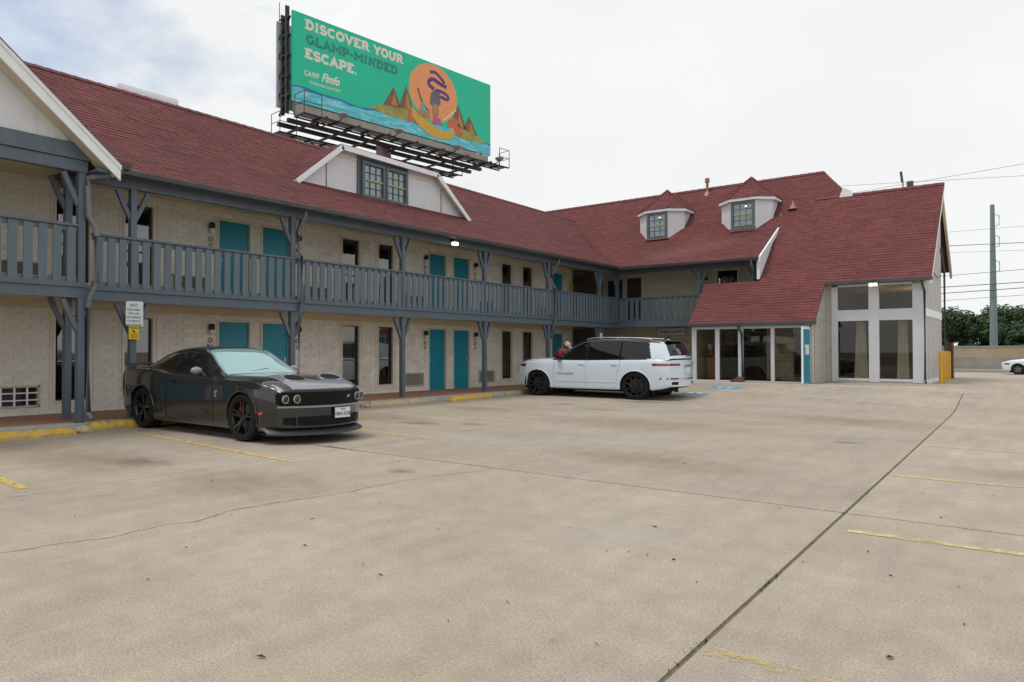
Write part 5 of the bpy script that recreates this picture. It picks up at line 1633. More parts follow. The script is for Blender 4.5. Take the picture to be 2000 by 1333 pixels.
# ---- white three-row SUV, nose toward the building
SV = thing('parked_suv', 'white sport utility vehicle with black roof and black wheels', 'car', (-10.78, 20.62, 0.004), math.pi)
P = dict(ends=(-2.62, 2.50), under=.21, bend=(.30, .18), bend_from=(-1.9, 1.8), axz=.39,
         w=[(-2.62, .86), (-2.5, .93), (-2.2, .97), (-1.5, .985), (0, .975), (1.5, .985), (2.1, .965), (2.4, .92), (2.50, .88)],
         zb=[(-2.62, .40), (-2.45, .34), (-1.9, .28), (1.9, .26), (2.3, .29), (2.50, .38)],
         zs=[(-2.62, 1.12), (-2.4, 1.155), (-1.5, 1.16), (0, 1.14), (1.2, 1.12), (1.9, 1.09), (2.3, 1.05), (2.50, .96)],
         zt=[(-2.62, 1.16), (-2.3, 1.17), (1.0, 1.17), (1.3, 1.20), (1.8, 1.185), (2.2, 1.14), (2.42, 1.07), (2.50, .99)],
         zm=[(-2.62, .80), (-1.5, .78), (0, .74), (1.5, .76), (2.5, .70)],
         arches=[(1.56, .45), (-1.53, .45)], crown=.035, lip=.018,
         gh=dict(pilx=-1.86, x=(-2.60, 1.08),
                 zr=[(-2.60, 1.20), (-2.52, 1.42), (-2.38, 1.66), (-2.2, 1.725), (-1.4, 1.775), (-.4, 1.80), (-.05, 1.78), (.22, 1.715), (.55, 1.53), (1.08, 1.16)],
                 wb=[(-2.60, .88), (-1.5, .94), (.5, .93), (1.08, .89)],
                 wr=[(-2.60, .80), (-2.3, .74), (-1.5, .745), (0, .75), (.3, .745), (.8, .80), (1.08, .84)],
                 zb=[(-2.60, 1.14), (-1.5, 1.15), (0, 1.135), (1.08, 1.12)],
                 side_windows=[(-.02, -.02, 1.0, .30, .07, .95), (-1.05, -1.05, -.10, -.10, .07, .95), (-2.0, -1.86, -1.12, -1.12, .07, .95)],
                 ws=(.16, 1.06, .955), rw=(-2.57, -2.24, .97)))
car = Car(P, SV)
car.body(M['pearl'])
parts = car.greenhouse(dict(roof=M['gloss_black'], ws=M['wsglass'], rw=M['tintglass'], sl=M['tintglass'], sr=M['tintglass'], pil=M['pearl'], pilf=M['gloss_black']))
# black pillars between the side windows, chrome line under and over the glass
G = P['gh']; wb_, wr_, zb_, zr_ = curve(G['wb']), curve(G['wr']), curve(G['zb']), curve(G['zr'])
for sg in (-1, 1):
    m = MB()
    def sp_(x, q, e=.006):
        z0, zt = zb_(x), zr_(x); ed = min(.075, (zt - z0) * .3)
        return (x, sg * (wb_(x) + (wr_(x) - wb_(x)) * q + .02 * math.sin(math.pi * q) + e), z0 + (zt - ed - z0) * q)
    for xa, xb in ((-.10, -.02), (-1.12, -1.05)):
        m.add([sp_(xa, 0), sp_(xb, 0), sp_(xb, .5), sp_(xb, 1), sp_(xa, 1), sp_(xa, .5)], [(0, 1, 2, 5), (5, 2, 3, 4)])
    m.build('door_pillar', M['carblack'], SV, local=True)
    tr_ = MB()
    tr_.tube([sp_(-1.86 + .12, .97, .012)] + [sp_(x, .975, .012) for x in (-1.2, -.6, -.1, .1)] + [sp_(.35, .96, .012), sp_(.7, .9, .012)], .013, 5)
    tr_.build('window_trim', M['chrome'], SV, local=True)
    blk = MB()
    blk.add([sp_(x, q) for x in (-1.9, -1.2, -.4, .0, .3) for q in (.95, 1.06)], [(2 * i, 2 * i + 2, 2 * i + 3, 2 * i + 1) for i in range(4)])
    blk.build('roof_rail', M['gloss_black'], SV, local=True)
    MB().tube([(-1.9, sg * .64, 1.74), (-1.75, sg * .65, 1.775), (-1.2, sg * .66, 1.805), (-.4, sg * .66, 1.82), (-.1, sg * .65, 1.80), (.05, sg * .65, 1.765)], .014, 6).build('roof_bar', M['steel'], SV, smooth=True, local=True)
    # mirror
    MB().box(.74, .88, sg * .98 - .10, sg * .98 + .10, 1.14, 1.27).build('mirror', M['gloss_black'] if sg < 0 else M['gloss_black'], SV, local=True, bevel=.03)
    # handles
    for x in (.10, -.92):
        MB().box(x - .10, x + .10, sg * (car.yat(x, 1.02) + .012) - .014, sg * (car.yat(x, 1.02) + .012) + .014, 1.0, 1.035).build('door_handle', M['pearl'], SV, local=True, bevel=.008)
    # lamps wrapping the corners
    tl = MB(); nn = 8
    for k in range(nn + 1):
        x = -2.05 - .55 * k / nn
        for z in (.99, 1.052):
            p = car.warp((x, sg * (car.yat(x, z) + .010), z)); tl.v.append(p)
    tl.f = [(2 * k, 2 * k + 2, 2 * k + 3, 2 * k + 1) for k in range(nn)]
    tl.build('tail_light', M['redlens'], SV, local=True)
    MB().slab([car.warp((x, sg * (car.yat(max(x, -2.6), z) + .008), z)) for x, z in ((-2.35, .60), (-2.60, .60), (-2.60, .655), (-2.40, .655))], (0, -sg * .02, 0)).build('bumper_reflector', M['redlens'], SV, local=True)
    # mud flaps
    for ax in (1.56, -1.53):
        MB().box(ax - .50, ax - .47, sg * .80 - .12, sg * .80 + .12, .17, .52).build('mud_flap', M['carblack'], SV, local=True)
    hl = MB(); 
    for k in range(7):
        x = 2.10 + .38 * k / 6
        for z in (.93, 1.02 - .03 * k / 6):
            hl.v.append(car.warp((x, sg * (car.yat(x, z) + .008), z)))
    hl.f = [(2 * k, 2 * k + 2, 2 * k + 3, 2 * k + 1) for k in range(6)]
    hl.build('headlight', M['gloss_black'], SV, local=True)
    # exhaust
    car.plate_front(lambda y: .455, lambda y: .535, sg * .64 - .13, sg * .64 + .13, .010, 'exhaust_tip', M['carblack'], end=-1)
    car.plate_front(lambda y: .605, lambda y: .65, sg * .66 - .16, sg * .66 + .16, .010, 'bumper_reflector', M['redlens'], end=-1)
    cl = MB()
    xs_ = [1.98, 1.1]
for pts_ in ([(.98, .36), (1.02, .70), (.98, 1.10)], [(-.04, .34), (-.04, 1.12)], [(-1.10, .95), (-1.08, 1.13)], [(-1.10, .95), (-1.0, .72), (-.98, .36)]):
    car.seam(pts_, .008, M['seamgrey'] if 'seamgrey' in M else mat('seam grey', (.18, .19, .2), .6))
ld = MB()
for sg in (-1, 1):
    ld.tube([(x, sg * (car.yat(x, .50) + .004), .50) for x in (-.95, -.5, 0, .5, .98)], .010, 5)
ld.build('door_crease', M['pearl'], SV, local=True, smooth=True)
for sg in (-1, 1):
    yy = car.yat(.6, .72)
    text_mesh('GRAND CHEROKEE', .062, lambda u, v, d: (.62 - sg * -1 * u * (1 if sg > 0 else 1) if False else .62 + (-u if sg > 0 else u), sg * (yy + .006), .70 + v), bold=.002).build('door_lettering', M['steel'], SV, local=True, fix=False)
# sills, rear bumper trim, tailgate
for sg in (-1, 1): MB().box(-1.05, 1.1, sg * .86 - .03, sg * .86 + .03, .22, .27).build('sill', M['carblack'], SV, local=True, bevel=.01)
car.plate_front(lambda y: .605, lambda y: .645, -.49, .49, .008, 'bumper_trim', M['chrome'], end=-1)
for a, b in ((-.86, -.42), (.42, .86)): car.plate_front(lambda y: .99, lambda y: 1.052, a, b, .008, 'tail_light', M['redlens'], end=-1)
pp = car.warp((car.x0, 0, .85))[0]
pl2 = MB().box(pp - .02, pp, -.155, .155, .78, .93).build('number_plate', M['plate'], SV, local=True, bevel=.004)
MB().box(pp - .012, pp + .02, -.22, .22, .74, .97).build('plate_recess', M['pearl'], SV, local=True)
MB().box(pp - .03, pp, -.20, .20, .975, 1.0).build('plate_lamp', M['gloss_black'], SV, local=True)
text_mesh('JEEP', .05, lambda u, v, d: (pp - .015, -u - .48, 1.055 + v), bold=.002).build('tailgate_badge', M['carblack'], SV, local=True, fix=False)
MB().slab([(-2.25, -.68, 1.735), (-2.25, .68, 1.735), (-2.44, .62, 1.70), (-2.44, -.62, 1.70)], (0, 0, -.03)).build('spoiler', M['gloss_black'], SV, local=True, bevel=.01)
MB().lathe([(0, .006), (.07, .005), (.075, 0)], 20, (0, 0, 0), 0)
st_ = MB().lathe([(.045, 0), (.085, 0), (.085, -.006), (.045, -.006)], 20, (-2.50, .46, 1.40), 0)
st_.v = [(-2.60 + (1.42 - p[2]) * -.0 + (p[2] - 1.30) * .52 - .02, p[1], p[2]) for p in st_.v]
st_.build('window_sticker', M['plate'], SV, local=True)
MB().tube([(-2.60, .0, 1.25), (-2.57, -.35, 1.28)], .010, 5).build('wiper', M['carblack'], SV, local=True)
MB().tube([(-2.0, 0, 1.76), (-2.12, 0, 1.83)], .03, 8).build('roof_antenna', M['gloss_black'], SV, local=True)
for x in (1.56, -1.53):
    for y in (-.83, .83):
        wheel(SV, x, y, .400, .27, .285, 9, None, M['rimblack'], pair=False)
SV.scale = (1.065, 1.0, 1.0)

# ---- white sedan on the road behind
SD = thing('white_sedan', 'white sedan driving on the road beyond the office', 'car', (-0.05, 57.0, 0.0), math.pi - .12)
P = dict(ends=(-2.35, 2.30), bend=(.25, .18), bend_from=(-1.7, 1.6), axz=.33,
         w=[(-2.35, .76), (-2.0, .88), (-1.4, .91), (0, .91), (1.4, .91), (2.0, .87), (2.30, .76)],
         zb=[(-2.35, .40), (-1.9, .24), (1.9, .22), (2.30, .28)],
         zs=[(-2.35, .92), (-1.5, .97), (0, .93), (1.3, .86), (2.0, .78), (2.30, .66)],
         zt=[(-2.35, 1.0), (-1.6, 1.05), (.6, .98), (1.0, .97), (1.8, .87), (2.30, .70)],
         zm=[(-2.35, .65), (0, .58), (2.30, .5)],
         arches=[(1.38, .37), (-1.38, .37)], crown=.03,
         gh=dict(x=(-1.9, 1.25),
                 zr=[(-1.9, 1.03), (-1.2, 1.33), (-.5, 1.44), (0, 1.43), (.4, 1.34), (1.25, .93)],
                 wb=[(-1.9, .66), (-.5, .80), (.5, .80), (1.25, .72)], wr=[(-1.9, .58), (-.5, .58), (.4, .58), (1.25, .66)],
                 zb=[(-1.9, 1.0), (0, .92), (1.25, .88)],
                 side_windows=[(-.05, -.05, .95, .30, .1, .93), (-1.2, -.9, -.12, -.12, .1, .93)], ws=(.28, 1.2, .95), rw=(-1.8, -1.1, .9)))
car = Car(P, SD)
car.body(M['pearl'], nx=90)
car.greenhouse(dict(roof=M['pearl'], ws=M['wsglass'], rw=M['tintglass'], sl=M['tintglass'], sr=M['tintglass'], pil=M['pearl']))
for sg in (-1, 1):
    hl = MB()
    for k in range(7):
        x = 1.85 + .40 * k / 6
        for z in (.60, .70): hl.v.append(car.warp((x, sg * (car.yat(x, z) + .008), z)))
    hl.f = [(2 * k, 2 * k + 2, 2 * k + 3, 2 * k + 1) for k in range(6)]
    hl.build('headlight', M['gloss_black'], SD, local=True)
for x in (1.38, -1.38):
    for y in (-.78, .78): wheel(SD, x, y, .325, .21, .21, 5, None, mat('grey rim', (.2, .2, .2), .4, metal=.5), pair=True)
# ------------------------------------------------------------------ billboard behind the roof
BA = 1.471
BO = Vector((-28.373, 22.522, 13.787))
bdir = Vector((math.cos(BA), math.sin(BA), 0)); bn = Vector((math.sin(BA), -math.cos(BA), 0))   # bn faces the lot
def bp(s, t, d=0.0): return tuple(BO + bdir * s + Vector((0, 0, t)) + bn * d)
BL_, BH = 14.63, 4.5
BB = thing('billboard', 'large green roadside billboard on a pole behind the red roof', 'billboard', (bp(6.9, 0, -1.1)[0], bp(6.9, 0, -1.1)[1], 0))
def bbox(mb, s0, s1, t0, t1, d0, d1):
    p = [bp(s, t, d) for d in (d0, d1) for s, t in ((s0, t0), (s1, t0), (s1, t1), (s0, t1))]
    return mb.add(p, [(0, 1, 2, 3), (7, 6, 5, 4), (0, 4, 5, 1), (1, 5, 6, 2), (2, 6, 7, 3), (3, 7, 4, 0)])
M['bbgreen'] = mat('billboard green vinyl', (0.0, 0.60, 0.35), 0.5, var=0.06, vscale=.3)
M['bbcream'] = mat('billboard cream letters', (0.85, 0.80, 0.68), 0.5, var=.02)
M['bbdark'] = mat('billboard dark green letters', (0.015, 0.25, 0.19), 0.5, var=.02)
M['bborange'] = mat('billboard orange', (0.90, 0.36, 0.13), 0.5, var=.06)
M['bbwater'] = mat('billboard lake', (0.09, 0.56, 0.66), 0.5, var=.4, vscale=1.6, stretch=(1, 1, 4), dirt=((.50, .82, .84), 1.0, 1.1))
M['bbdeep'] = mat('billboard lake edge', (0.01, 0.20, 0.48), 0.5, var=.2)
M['bbland'] = mat('billboard meadow', (0.36, 0.33, 0.07), 0.5, var=.3, vscale=2)
M['bbcabin'] = mat('billboard cabin brown', (0.22, 0.11, 0.055), 0.5, var=.3, vscale=2)
M['bbglow'] = mat('billboard cabin gold', (0.52, 0.27, 0.06), 0.5, var=.3, vscale=3)
M['bbraft'] = mat('billboard raft yellow', (0.70, 0.42, 0.04), 0.5, var=.12)
M['bbgrey'] = mat('billboard grey hair', (0.16, 0.14, 0.17), 0.5, var=.3)
M['bbpurple'] = mat('billboard purple', (0.10, 0.035, 0.22), 0.5, var=.3)
M['bbpink'] = mat('billboard pink', (0.60, 0.10, 0.25), 0.5, var=.2)
M['bbskin'] = mat('billboard skin tan', (0.50, 0.24, 0.13), 0.5, var=.2)
M['bbred'] = mat('billboard coral', (0.62, 0.14, 0.08), 0.5, var=.2)
M['bbsteel'] = mat('billboard dark steel', (0.035, 0.033, 0.036), 0.6, var=.2, dirt=((.10, .07, .06), .4, 1.5))
M['bbtan'] = mat('billboard tan apron', (0.36, 0.31, 0.27), 0.6, var=.15, dirt=((.08, .07, .06), .5, 1.0))
M['bbpole'] = mat('billboard pole', (0.16, 0.10, 0.115), 0.55, var=.15)
face = bbox(MB(), 0, BL_, 0, BH, -.12, 0).build('advert_face', M['bbgreen'], BB)
def art(poly, lay, name, m):
    mb = MB()
    n = len(poly)
    mb.v = [bp(s, t, .004 * lay) for s, t in poly]
    mb.f = [tuple(range(n))]
    return mb.build(name, m, face)
# custom slab letters: strokes in a unit-high cell
def arc(cx, cy, rx, ry, a0, a1, n=14): return [(cx + rx * math.cos(R(a0 + (a1 - a0) * k / n)), cy + ry * math.sin(R(a0 + (a1 - a0) * k / n))) for k in range(n + 1)]
def ser(x, y, w_=.30): return [(x - w_ / 2, y), (x + w_ / 2, y)]
GLY = {
 'D': (.86, [[(.2, .08), (.2, .92)], [(.2, .92), (.42, .92)] + arc(.42, .5, .30, .42, 90, -90) + [(.2, .08)]], [(.12, .04), (.12, .96)]),
 'I': (.46, [[(.23, .05), (.23, .95)]], [(.23, .05), (.23, .95)]),
 'S': (.74, [arc(.38, .70, .24, .22, 20, 270) , arc(.37, .28, .26, .22, 90, -160)], []),
 'C': (.84, [arc(.46, .5, .32, .42, 42, 318)], []),
 'O': (.90, [arc(.45, .5, .32, .42, 0, 360, 24)], []),
 'V': (.88, [[(.12, .95), (.44, .08), (.76, .95)]], [(.12, .95), (.76, .95)]),
 'E': (.78, [[(.2, .05), (.2, .95)], [(.2, .93), (.66, .93), (.66, .78)], [(.2, .5), (.5, .5)], [(.2, .07), (.68, .07), (.68, .24)]], [(.15, .05), (.15, .95)]),
 'R': (.86, [[(.2, .05), (.2, .95)], [(.2, .93), (.46, .93)] + arc(.46, .70, .22, .23, 90, -90) + [(.2, .47)], [(.46, .47), (.72, .06)]], [(.2, .05), (.14, .95), (.76, .05)]),
 'Y': (.86, [[(.12, .95), (.43, .48), (.74, .95)], [(.43, .48), (.43, .05)]], [(.12, .95), (.74, .95), (.43, .05)]),
 'U': (.90, [[(.18, .95), (.18, .36)] + arc(.45, .36, .27, .28, 180, 360) + [(.72, .95)]], [(.18, .95), (.72, .95)]),
 'G': (.90, [arc(.46, .5, .32, .42, 42, 330) , [(.78, .10), (.78, .44), (.56, .44)]], []),
 'L': (.76, [[(.2, .05), (.2, .95)], [(.2, .07), (.66, .07), (.66, .26)]], [(.2, .05), (.2, .95)]),
 'A': (.88, [[(.12, .05), (.44, .92), (.76, .05)], [(.25, .34), (.63, .34)]], [(.12, .05), (.76, .05)]),
 'M': (1.06, [[(.18, .05), (.18, .93), (.53, .36), (.88, .93), (.88, .05)]], [(.18, .05), (.88, .05)]),
 'P': (.80, [[(.2, .05), (.2, .95)], [(.2, .93), (.46, .93)] + arc(.46, .68, .23, .25, 90, -90) + [(.2, .43)]], [(.2, .05), (.14, .95)]),
 'N': (.94, [[(.2, .05), (.2, .93), (.74, .08), (.74, .95)]], [(.2, .05), (.74, .95)]),
 '-': (.46, [[(.08, .42), (.38, .42)]], []),
 '.': (.36, [[(.12, .06), (.22, .06)]], []),
 ' ': (.42, [], []),
}
def slab_text(txt, s0, t0, h, sw, lay, name, m, width=None):
    tot = sum(GLY[c][0] for c in txt)
    k = (width / tot) if width else h
    mb = MB(); x = s0
    def stroke(pts, w_):
        n0 = len(mb.v)
        P = [Vector(p) for p in pts]
        for i, p in enumerate(P):
            if (P[0] - P[-1]).length < 1e-6 and i in (0, len(P) - 1): a, b = P[-2], P[1]
            else: a, b = P[max(i - 1, 0)], P[min(i + 1, len(P) - 1)]
            d = (b - a).normalized(); nn = Vector((-d.y, d.x))
            if 0 < i < len(P) - 1:
                d1 = (p - P[i - 1]).normalized(); c_ = max(.5, abs(nn.dot(Vector((-d1.y, d1.x)))))
                nn = nn / c_
            for sg in (1, -1):
                q = p + nn * w_ / 2 * sg
                mb.v.append(bp(q.x, q.y, .004 * lay + stroke.dz))
        mb.f += [(n0 + 2 * i, n0 + 2 * i + 1, n0 + 2 * i + 3, n0 + 2 * i + 2) for i in range(len(P) - 1)]
        stroke.dz += .0006
    stroke.dz = 0
    for c in txt:
        wd_, st_, se = GLY[c]
        stroke.dz = 0
        for s in st_: stroke([(x + p[0] * k, t0 + p[1] * h) for p in s], sw)
        for (a, b) in se: stroke([(x + (a - .16) * k, t0 + b * h), (x + (a + .16) * k, t0 + b * h)], sw * .55)
        x += wd_ * k
    return mb.build(name, m, face, fix=False)
slab_text('DISCOVER', .72, 3.80, .46, .145, 1, 'headline', M['bbcream'], 4.10)
slab_text('YOUR', 5.12, 3.80, .46, .145, 1, 'headline', M['bbcream'], 2.12)
slab_text('GLAMP-MINDED', .76, 3.08, .44, .135, 1, 'headline', M['bbdark'], 6.1)
slab_text('ESCAPE.', .70, 2.34, .46, .145, 1, 'headline', M['bbcream'], 3.35)
text_mesh('CAMP', .36, lambda u, v, d: bp(.68 + u * .82, 1.45 + v, .004), bold=.012, align='LEFT', spacing=1.25).build('advertiser_name', M['bbcream'], face, fix=False)
text_mesh('Fimfo', .60, lambda u, v, d: bp(1.72 + u * .82, 1.42 + v, .004), bold=.022, shear=.35, align='LEFT').build('advertiser_name', M['bbcream'], face, fix=False)
text_mesh('TEXAS HILL COUNTRY', .19, lambda u, v, d: bp(.98 + u, 1.10 + v, .004), bold=.004, align='LEFT', spacing=1.0).build('advertiser_name', M['bbcream'], face, fix=False)
# picture
wv = lambda s: .70 + .06 * math.sin(s * 1.1 + .4) + .03 * math.sin(s * 2.7)
sx = [BL_ * k / 50 for k in range(51)]
art([(s, wv(s)) for s in sx] + [(BL_, 0), (0, 0)], 1, 'lake', M['bbwater'])
art([(s, wv(s) + .05) for s in sx] + [(s, wv(s) - .05 + .03 * math.sin(s * 5)) for s in reversed(sx)], 2, 'lake_edge', M['bbdeep'])
art(arc(9.65, 2.74, 1.95, 1.68, 0, 360, 48)[:-1], 1, 'sun_disc', M['bborange'])
art([(4.9, .78), (5.5, 1.12), (6.6, 1.28), (7.7, 1.34), (8.1, .80), (7.4, .66), (6.0, .66)], 3, 'meadow', M['bbland'])
art([(11.0, .66), (11.4, 1.35), (12.3, 1.2), (13.3, 1.0), (14.2, .66), (12.5, .52)], 3, 'meadow', M['bbland'])
for i, (a, pk_, b, zb0, zb1) in enumerate(((5.80, (6.55, 2.32), 7.12, 1.14, 1.30), (6.95, (7.48, 2.66), 8.05, 1.28, 1.34), (11.0, (11.70, 2.55), 12.45, 1.2, 1.18), (12.1, (12.68, 2.08), 13.42, 1.15, 1.0))):
    art([(a, zb0), pk_, (b, zb1)], 4, 'cabin', M['bbcabin'])
    c = (a + b) / 2 + .12
    art([(c - .22, zb1 + .02), (pk_[0] + .06, pk_[1] - .35), (c + .26, zb1)], 5, 'cabin_front', M['bbglow'])
art([(7.6, .62), (7.62, 1.30), (8.0, 1.42), (8.15, .70)], 5, 'shore_rock', M['bbred'])
art([(10.7, .62), (10.9, 1.5), (11.5, 1.7), (12.0, 1.2), (12.0, .66)], 5, 'shore_rock', M['bbred'])
art([(7.85, 1.55), (8.3, 1.30), (9.2, .95), (10.2, .78), (11.25, 1.05), (11.4, .72), (11.1, .34), (10.2, .12), (9.3, .22), (8.4, .58), (7.95, 1.0)], 6, 'raft', M['bbraft'])
art([(9.55, .80), (9.9, .95), (11.1, .92), (11.15, .78), (10.2, .68)], 7, 'raft_inside', M['bbwater'])
art([(9.35, 2.05), (9.42, 2.72), (9.75, 2.95), (10.15, 2.85), (10.2, 2.2), (9.8, 1.95)], 6, 'hair', M['bbgrey'])
art(arc(9.80, 1.72, .26, .42, 0, 360, 20)[:-1], 7, 'face_shape', M['bbskin'])
art(arc(9.82, 1.55, .12, .14, 0, 360, 14)[:-1], 8, 'mouth_shape', M['bbred'])
art([(9.55, .95), (9.6, 1.35), (10.15, 1.38), (10.3, .98)], 8, 'vest', M['bbpink'])
art([(8.3, 1.2), (8.6, 1.7), (9.3, 1.75), (9.4, 1.2)], 7, 'paddler', M['bbskin'])
def stripe(pts, w_, lay, name, m):
    mb = MB()
    for i, p in enumerate(pts):
        a, b = Vector(pts[max(i - 1, 0)]), Vector(pts[min(i + 1, len(pts) - 1)])
        d = (b - a).normalized()
        for sg in (1, -1): mb.v.append(bp(p[0] - d.y * w_ / 2 * sg, p[1] + d.x * w_ / 2 * sg, .004 * lay))
    mb.f = [(2 * i, 2 * i + 2, 2 * i + 3, 2 * i + 1) for i in range(len(pts) - 1)]
    mb.build(name, m, face, fix=False)
stripe(spline([(9.35, 3.92), (9.75, 4.0), (10.15, 3.82), (10.55, 3.55)], 6), .17, 4, 'braid', M['bbpurple'])
stripe(spline([(10.7, 3.35), (10.2, 3.42), (9.6, 3.55), (9.25, 3.35), (9.35, 3.1), (9.7, 3.0)], 6), .22, 4, 'braid', M['bbpurple'])
stripe(spline([(9.8, 2.95), (10.3, 2.98), (10.8, 2.85), (10.75, 2.62), (10.2, 2.68)], 6), .18, 4, 'braid', M['bbpurple'])
stripe([(8.38, 2.75), (8.6, 2.2), (9.1, 1.6)], .09, 7, 'paddle', M['bbcabin'])
art([(8.65, 2.05), (8.82, 1.95), (9.05, 1.5), (8.75, 1.55)], 8, 'paddle_blade', M['bbwater'])
stripe([(11.5, 2.2), (10.9, 1.7), (10.4, 1.3)], .08, 7, 'paddle', M['bbcream'])
# structure: back board edge, uprights, apron, beams, catwalks, lamps, pole
bk = MB()
bbox(bk, -.30, 14.3, -.15, BH - .35, -1.05, -.95)
bk.build('rear_face', mat('billboard rear panel', (.52, .55, .60), .6, var=.1), BB)
for s in (-.18, -.06):
    for d in (-.3, -.7): bbox(MB(), s - .04, s + .04, -.6, BH - .1 + (.35 if d == -.3 else 0), d - .05, d + .05).build('upright', M['bbsteel'], BB)
    for t in (.3, 1.3, 2.3, 3.3, 4.2):
        MB().bar(bp(s, t, -.1), bp(s, t, -.95), .06, .06).build('lattice_bar', M['bbsteel'], BB)
        MB().bar(bp(s, t, -.1), bp(s, t - .9, -.95), .05, .05).build('lattice_bar', M['bbsteel'], BB)
for s in range(2, 15, 3):
    for d in (-.25, -.8): bbox(MB(), s - .08, s + .08, -.7, BH - .1, d - .08, d + .08).build('upright', M['bbsteel'], BB)
an = MB().tube([bp(-.25, BH - .3, -.8), bp(-.25, BH + .55, -.8)], .02, 5).tube([bp(-.02, BH - .3, -.3), bp(-.02, BH + .2, -.3)], .03, 5)
an.build('mast', M['bbsteel'], BB)
apn = MB(); bbox(apn, .1, BL_ - .2, -.62, -.06, -.10, -.02); apn.build('apron', M['bbtan'], BB)
bm2 = MB()
bbox(bm2, .2, BL_ - .1, -.85, -.66, -.85, -.65); bbox(bm2, .2, BL_ - .1, -.85, -.66, -1.75, -1.55)
for s in range(1, 15, 2): bbox(bm2, s - .05, s + .05, -1.03, -.93, -2.9, 1.55)
bm2.build('main_beam', M['bbsteel'], BB)
def catwalk(d, s0, s1, name):
    m = MB()
    bbox(m, s0, s1, -1.10, -1.04, d - .05, d + .05); bbox(m, s0, s1, -1.10, -1.04, d + .75, d + .85)
    for k in range(int(s1 - s0) + 1): bbox(m, s0 + k - .04, s0 + k + .04, -1.12, -1.03, d, d + .8)
    o = m.build(name, M['bbsteel'], BB)
    pl_ = MB(); bbox(pl_, s0 + .05, s1 - .05, -1.035, -1.02, d + .08, d + .72)
    pl_.build('catwalk_mesh', mat('catwalk grating', (.30, .34, .40), .6, var=.1), o)
    for e, q in ((s0, s0 + 1.0), (s1, s1 - .9)):
        h = MB()
        for s in (e, q): h.tube([bp(s, -1.05, d + .82), bp(s, .0, d + .82)], .022, 5)
        for t in (-.5, .0): h.tube([bp(e, t, d + .0), bp(e, t, d + .82), bp(q, t, d + .82)], .02, 5)
        h.tube([bp(e, -1.05, d), bp(e, 0, d)], .022, 5)
        h.build('guard_rail', M['bbsteel'], o)
catwalk(.75, -.35, 14.6, 'catwalk')
catwalk(-2.6, .4, 13.9, 'catwalk')
for s in (1.6, 5.2, 9.6, 13.2):
    for d0, d1 in ((.2, 2.0), (-2.6, -4.4)):
        sgn = 1 if d1 > 0 else -1
        l_ = MB().tube([bp(s, -1.0, d0), bp(s, -1.05, d1 - .2 * sgn), bp(s, -.9, d1)], .03, 6)
        lo = l_.build('lamp_arm', M['bbsteel'], BB)
        c = Vector(bp(s, -.86, d1))
        MB().lathe([(.0, -.16), (.16, -.10), (.27, .03), (.27, .07), (0, .06)], 14, c).build('flood_lamp', M['steel'], lo, smooth=True)
pb = bp(6.9, 0, -1.3)
MB().lathe([(.46, 0), (.46, 12.6), (.42, 12.7), (.42, 13.2), (0, 13.2)], 28, (pb[0], pb[1], 0)).build('pole', M['bbpole'], BB, smooth=True)
# ------------------------------------------------------------------ loose things in the lot
def wheel_stop(p, L2, m, label, rz=math.pi / 2, broken=0):
    rs_ = random.Random(int(p[1] * 100))
    w1, w2, h = .115, .075, .13
    n = 26
    mb = MB()
    for k in range(n + 1):
        x = -L2 / 2 + L2 * k / n
        t = min(1, (L2 / 2 - abs(x)) / .09 + .35)
        j = lambda: rs_.uniform(-.006, .006)
        chip = 0
        if broken and rs_.random() < .25: chip = rs_.uniform(0, .035)
        hh = h * t - chip
        ring = [(-w1, 0), (-w1, hh * .35), (-w2, hh * .92), (-w2 * .7, hh), (w2 * .7, hh), (w2, hh * .92), (w1, hh * .35), (w1, 0)]
        mb.v += [(x, y + j(), max(0, z + (j() if z > 0 else 0))) for y, z in ring]
    mb.f = [(8 * k + i, 8 * k + i + 1, 8 * (k + 1) + i + 1, 8 * (k + 1) + i) for k in range(n) for i in range(7)] + [tuple(range(8)), tuple(range(8 * n + 7, 8 * n - 1, -1))]
    o = mb.build('wheel_stop', m)
    o.location = p; o.rotation_euler = (0, 0, rz)
    return tag(o, label, 'wheel stop', 'concrete wheel stops along the walkway')
wheel_stop((-12.62, 4.35, 0), 2.1, M['yellow'], 'bright yellow wheel stop at the left edge before the gable bay', R(90), 1)
wheel_stop((-13.10, 6.75, 0), 1.75, M['yellow'], 'yellow wheel stop behind the dark coupe', R(88), 1)
wheel_stop((-13.12, 13.9, 0), 2.05, M['yellowpale'], 'faded bare concrete wheel stop right of the dark coupe', R(87), 1)
wheel_stop((-13.02, 16.95, 0), 2.35, M['yellow'], 'tilted yellow wheel stop between the coupe and the white vehicle', R(97), 0)
wheel_stop((-13.25, 20.0, 0), 1.9, M['yellowpale'], 'pale yellow wheel stop in front of the white vehicle', R(90), 1)
def rubble(p, r, label):
    rs_ = random.Random(int(p[1] * 77))
    bm = bmesh.new(); bmesh.ops.create_icosphere(bm, subdivisions=2, radius=r)
    for v in bm.verts:
        f = rs_.uniform(.72, 1.15); v.co = Vector((v.co.x * 1.3 * f, v.co.y * 1.1 * f, max(-r * .3, v.co.z * .7 * f)))
    me = bpy.data.meshes.new('rubble'); bm.to_mesh(me); bm.free(); me.materials.append(M['conc2'] if r < .1 else M['yellowpale'])
    o = bpy.data.objects.new('rubble', me); COL.objects.link(o); o.location = p
    tag(o, label, 'rubble')
rubble((-12.72, 5.62, .04), .12, 'broken concrete lump at the end of the left wheel stop')
rubble((-13.15, 12.75, .03), .10, 'broken concrete chunk beside the faded wheel stop')
rubble((-13.2, 15.0, .03), .07, 'small concrete chunk at the far end of the faded wheel stop')

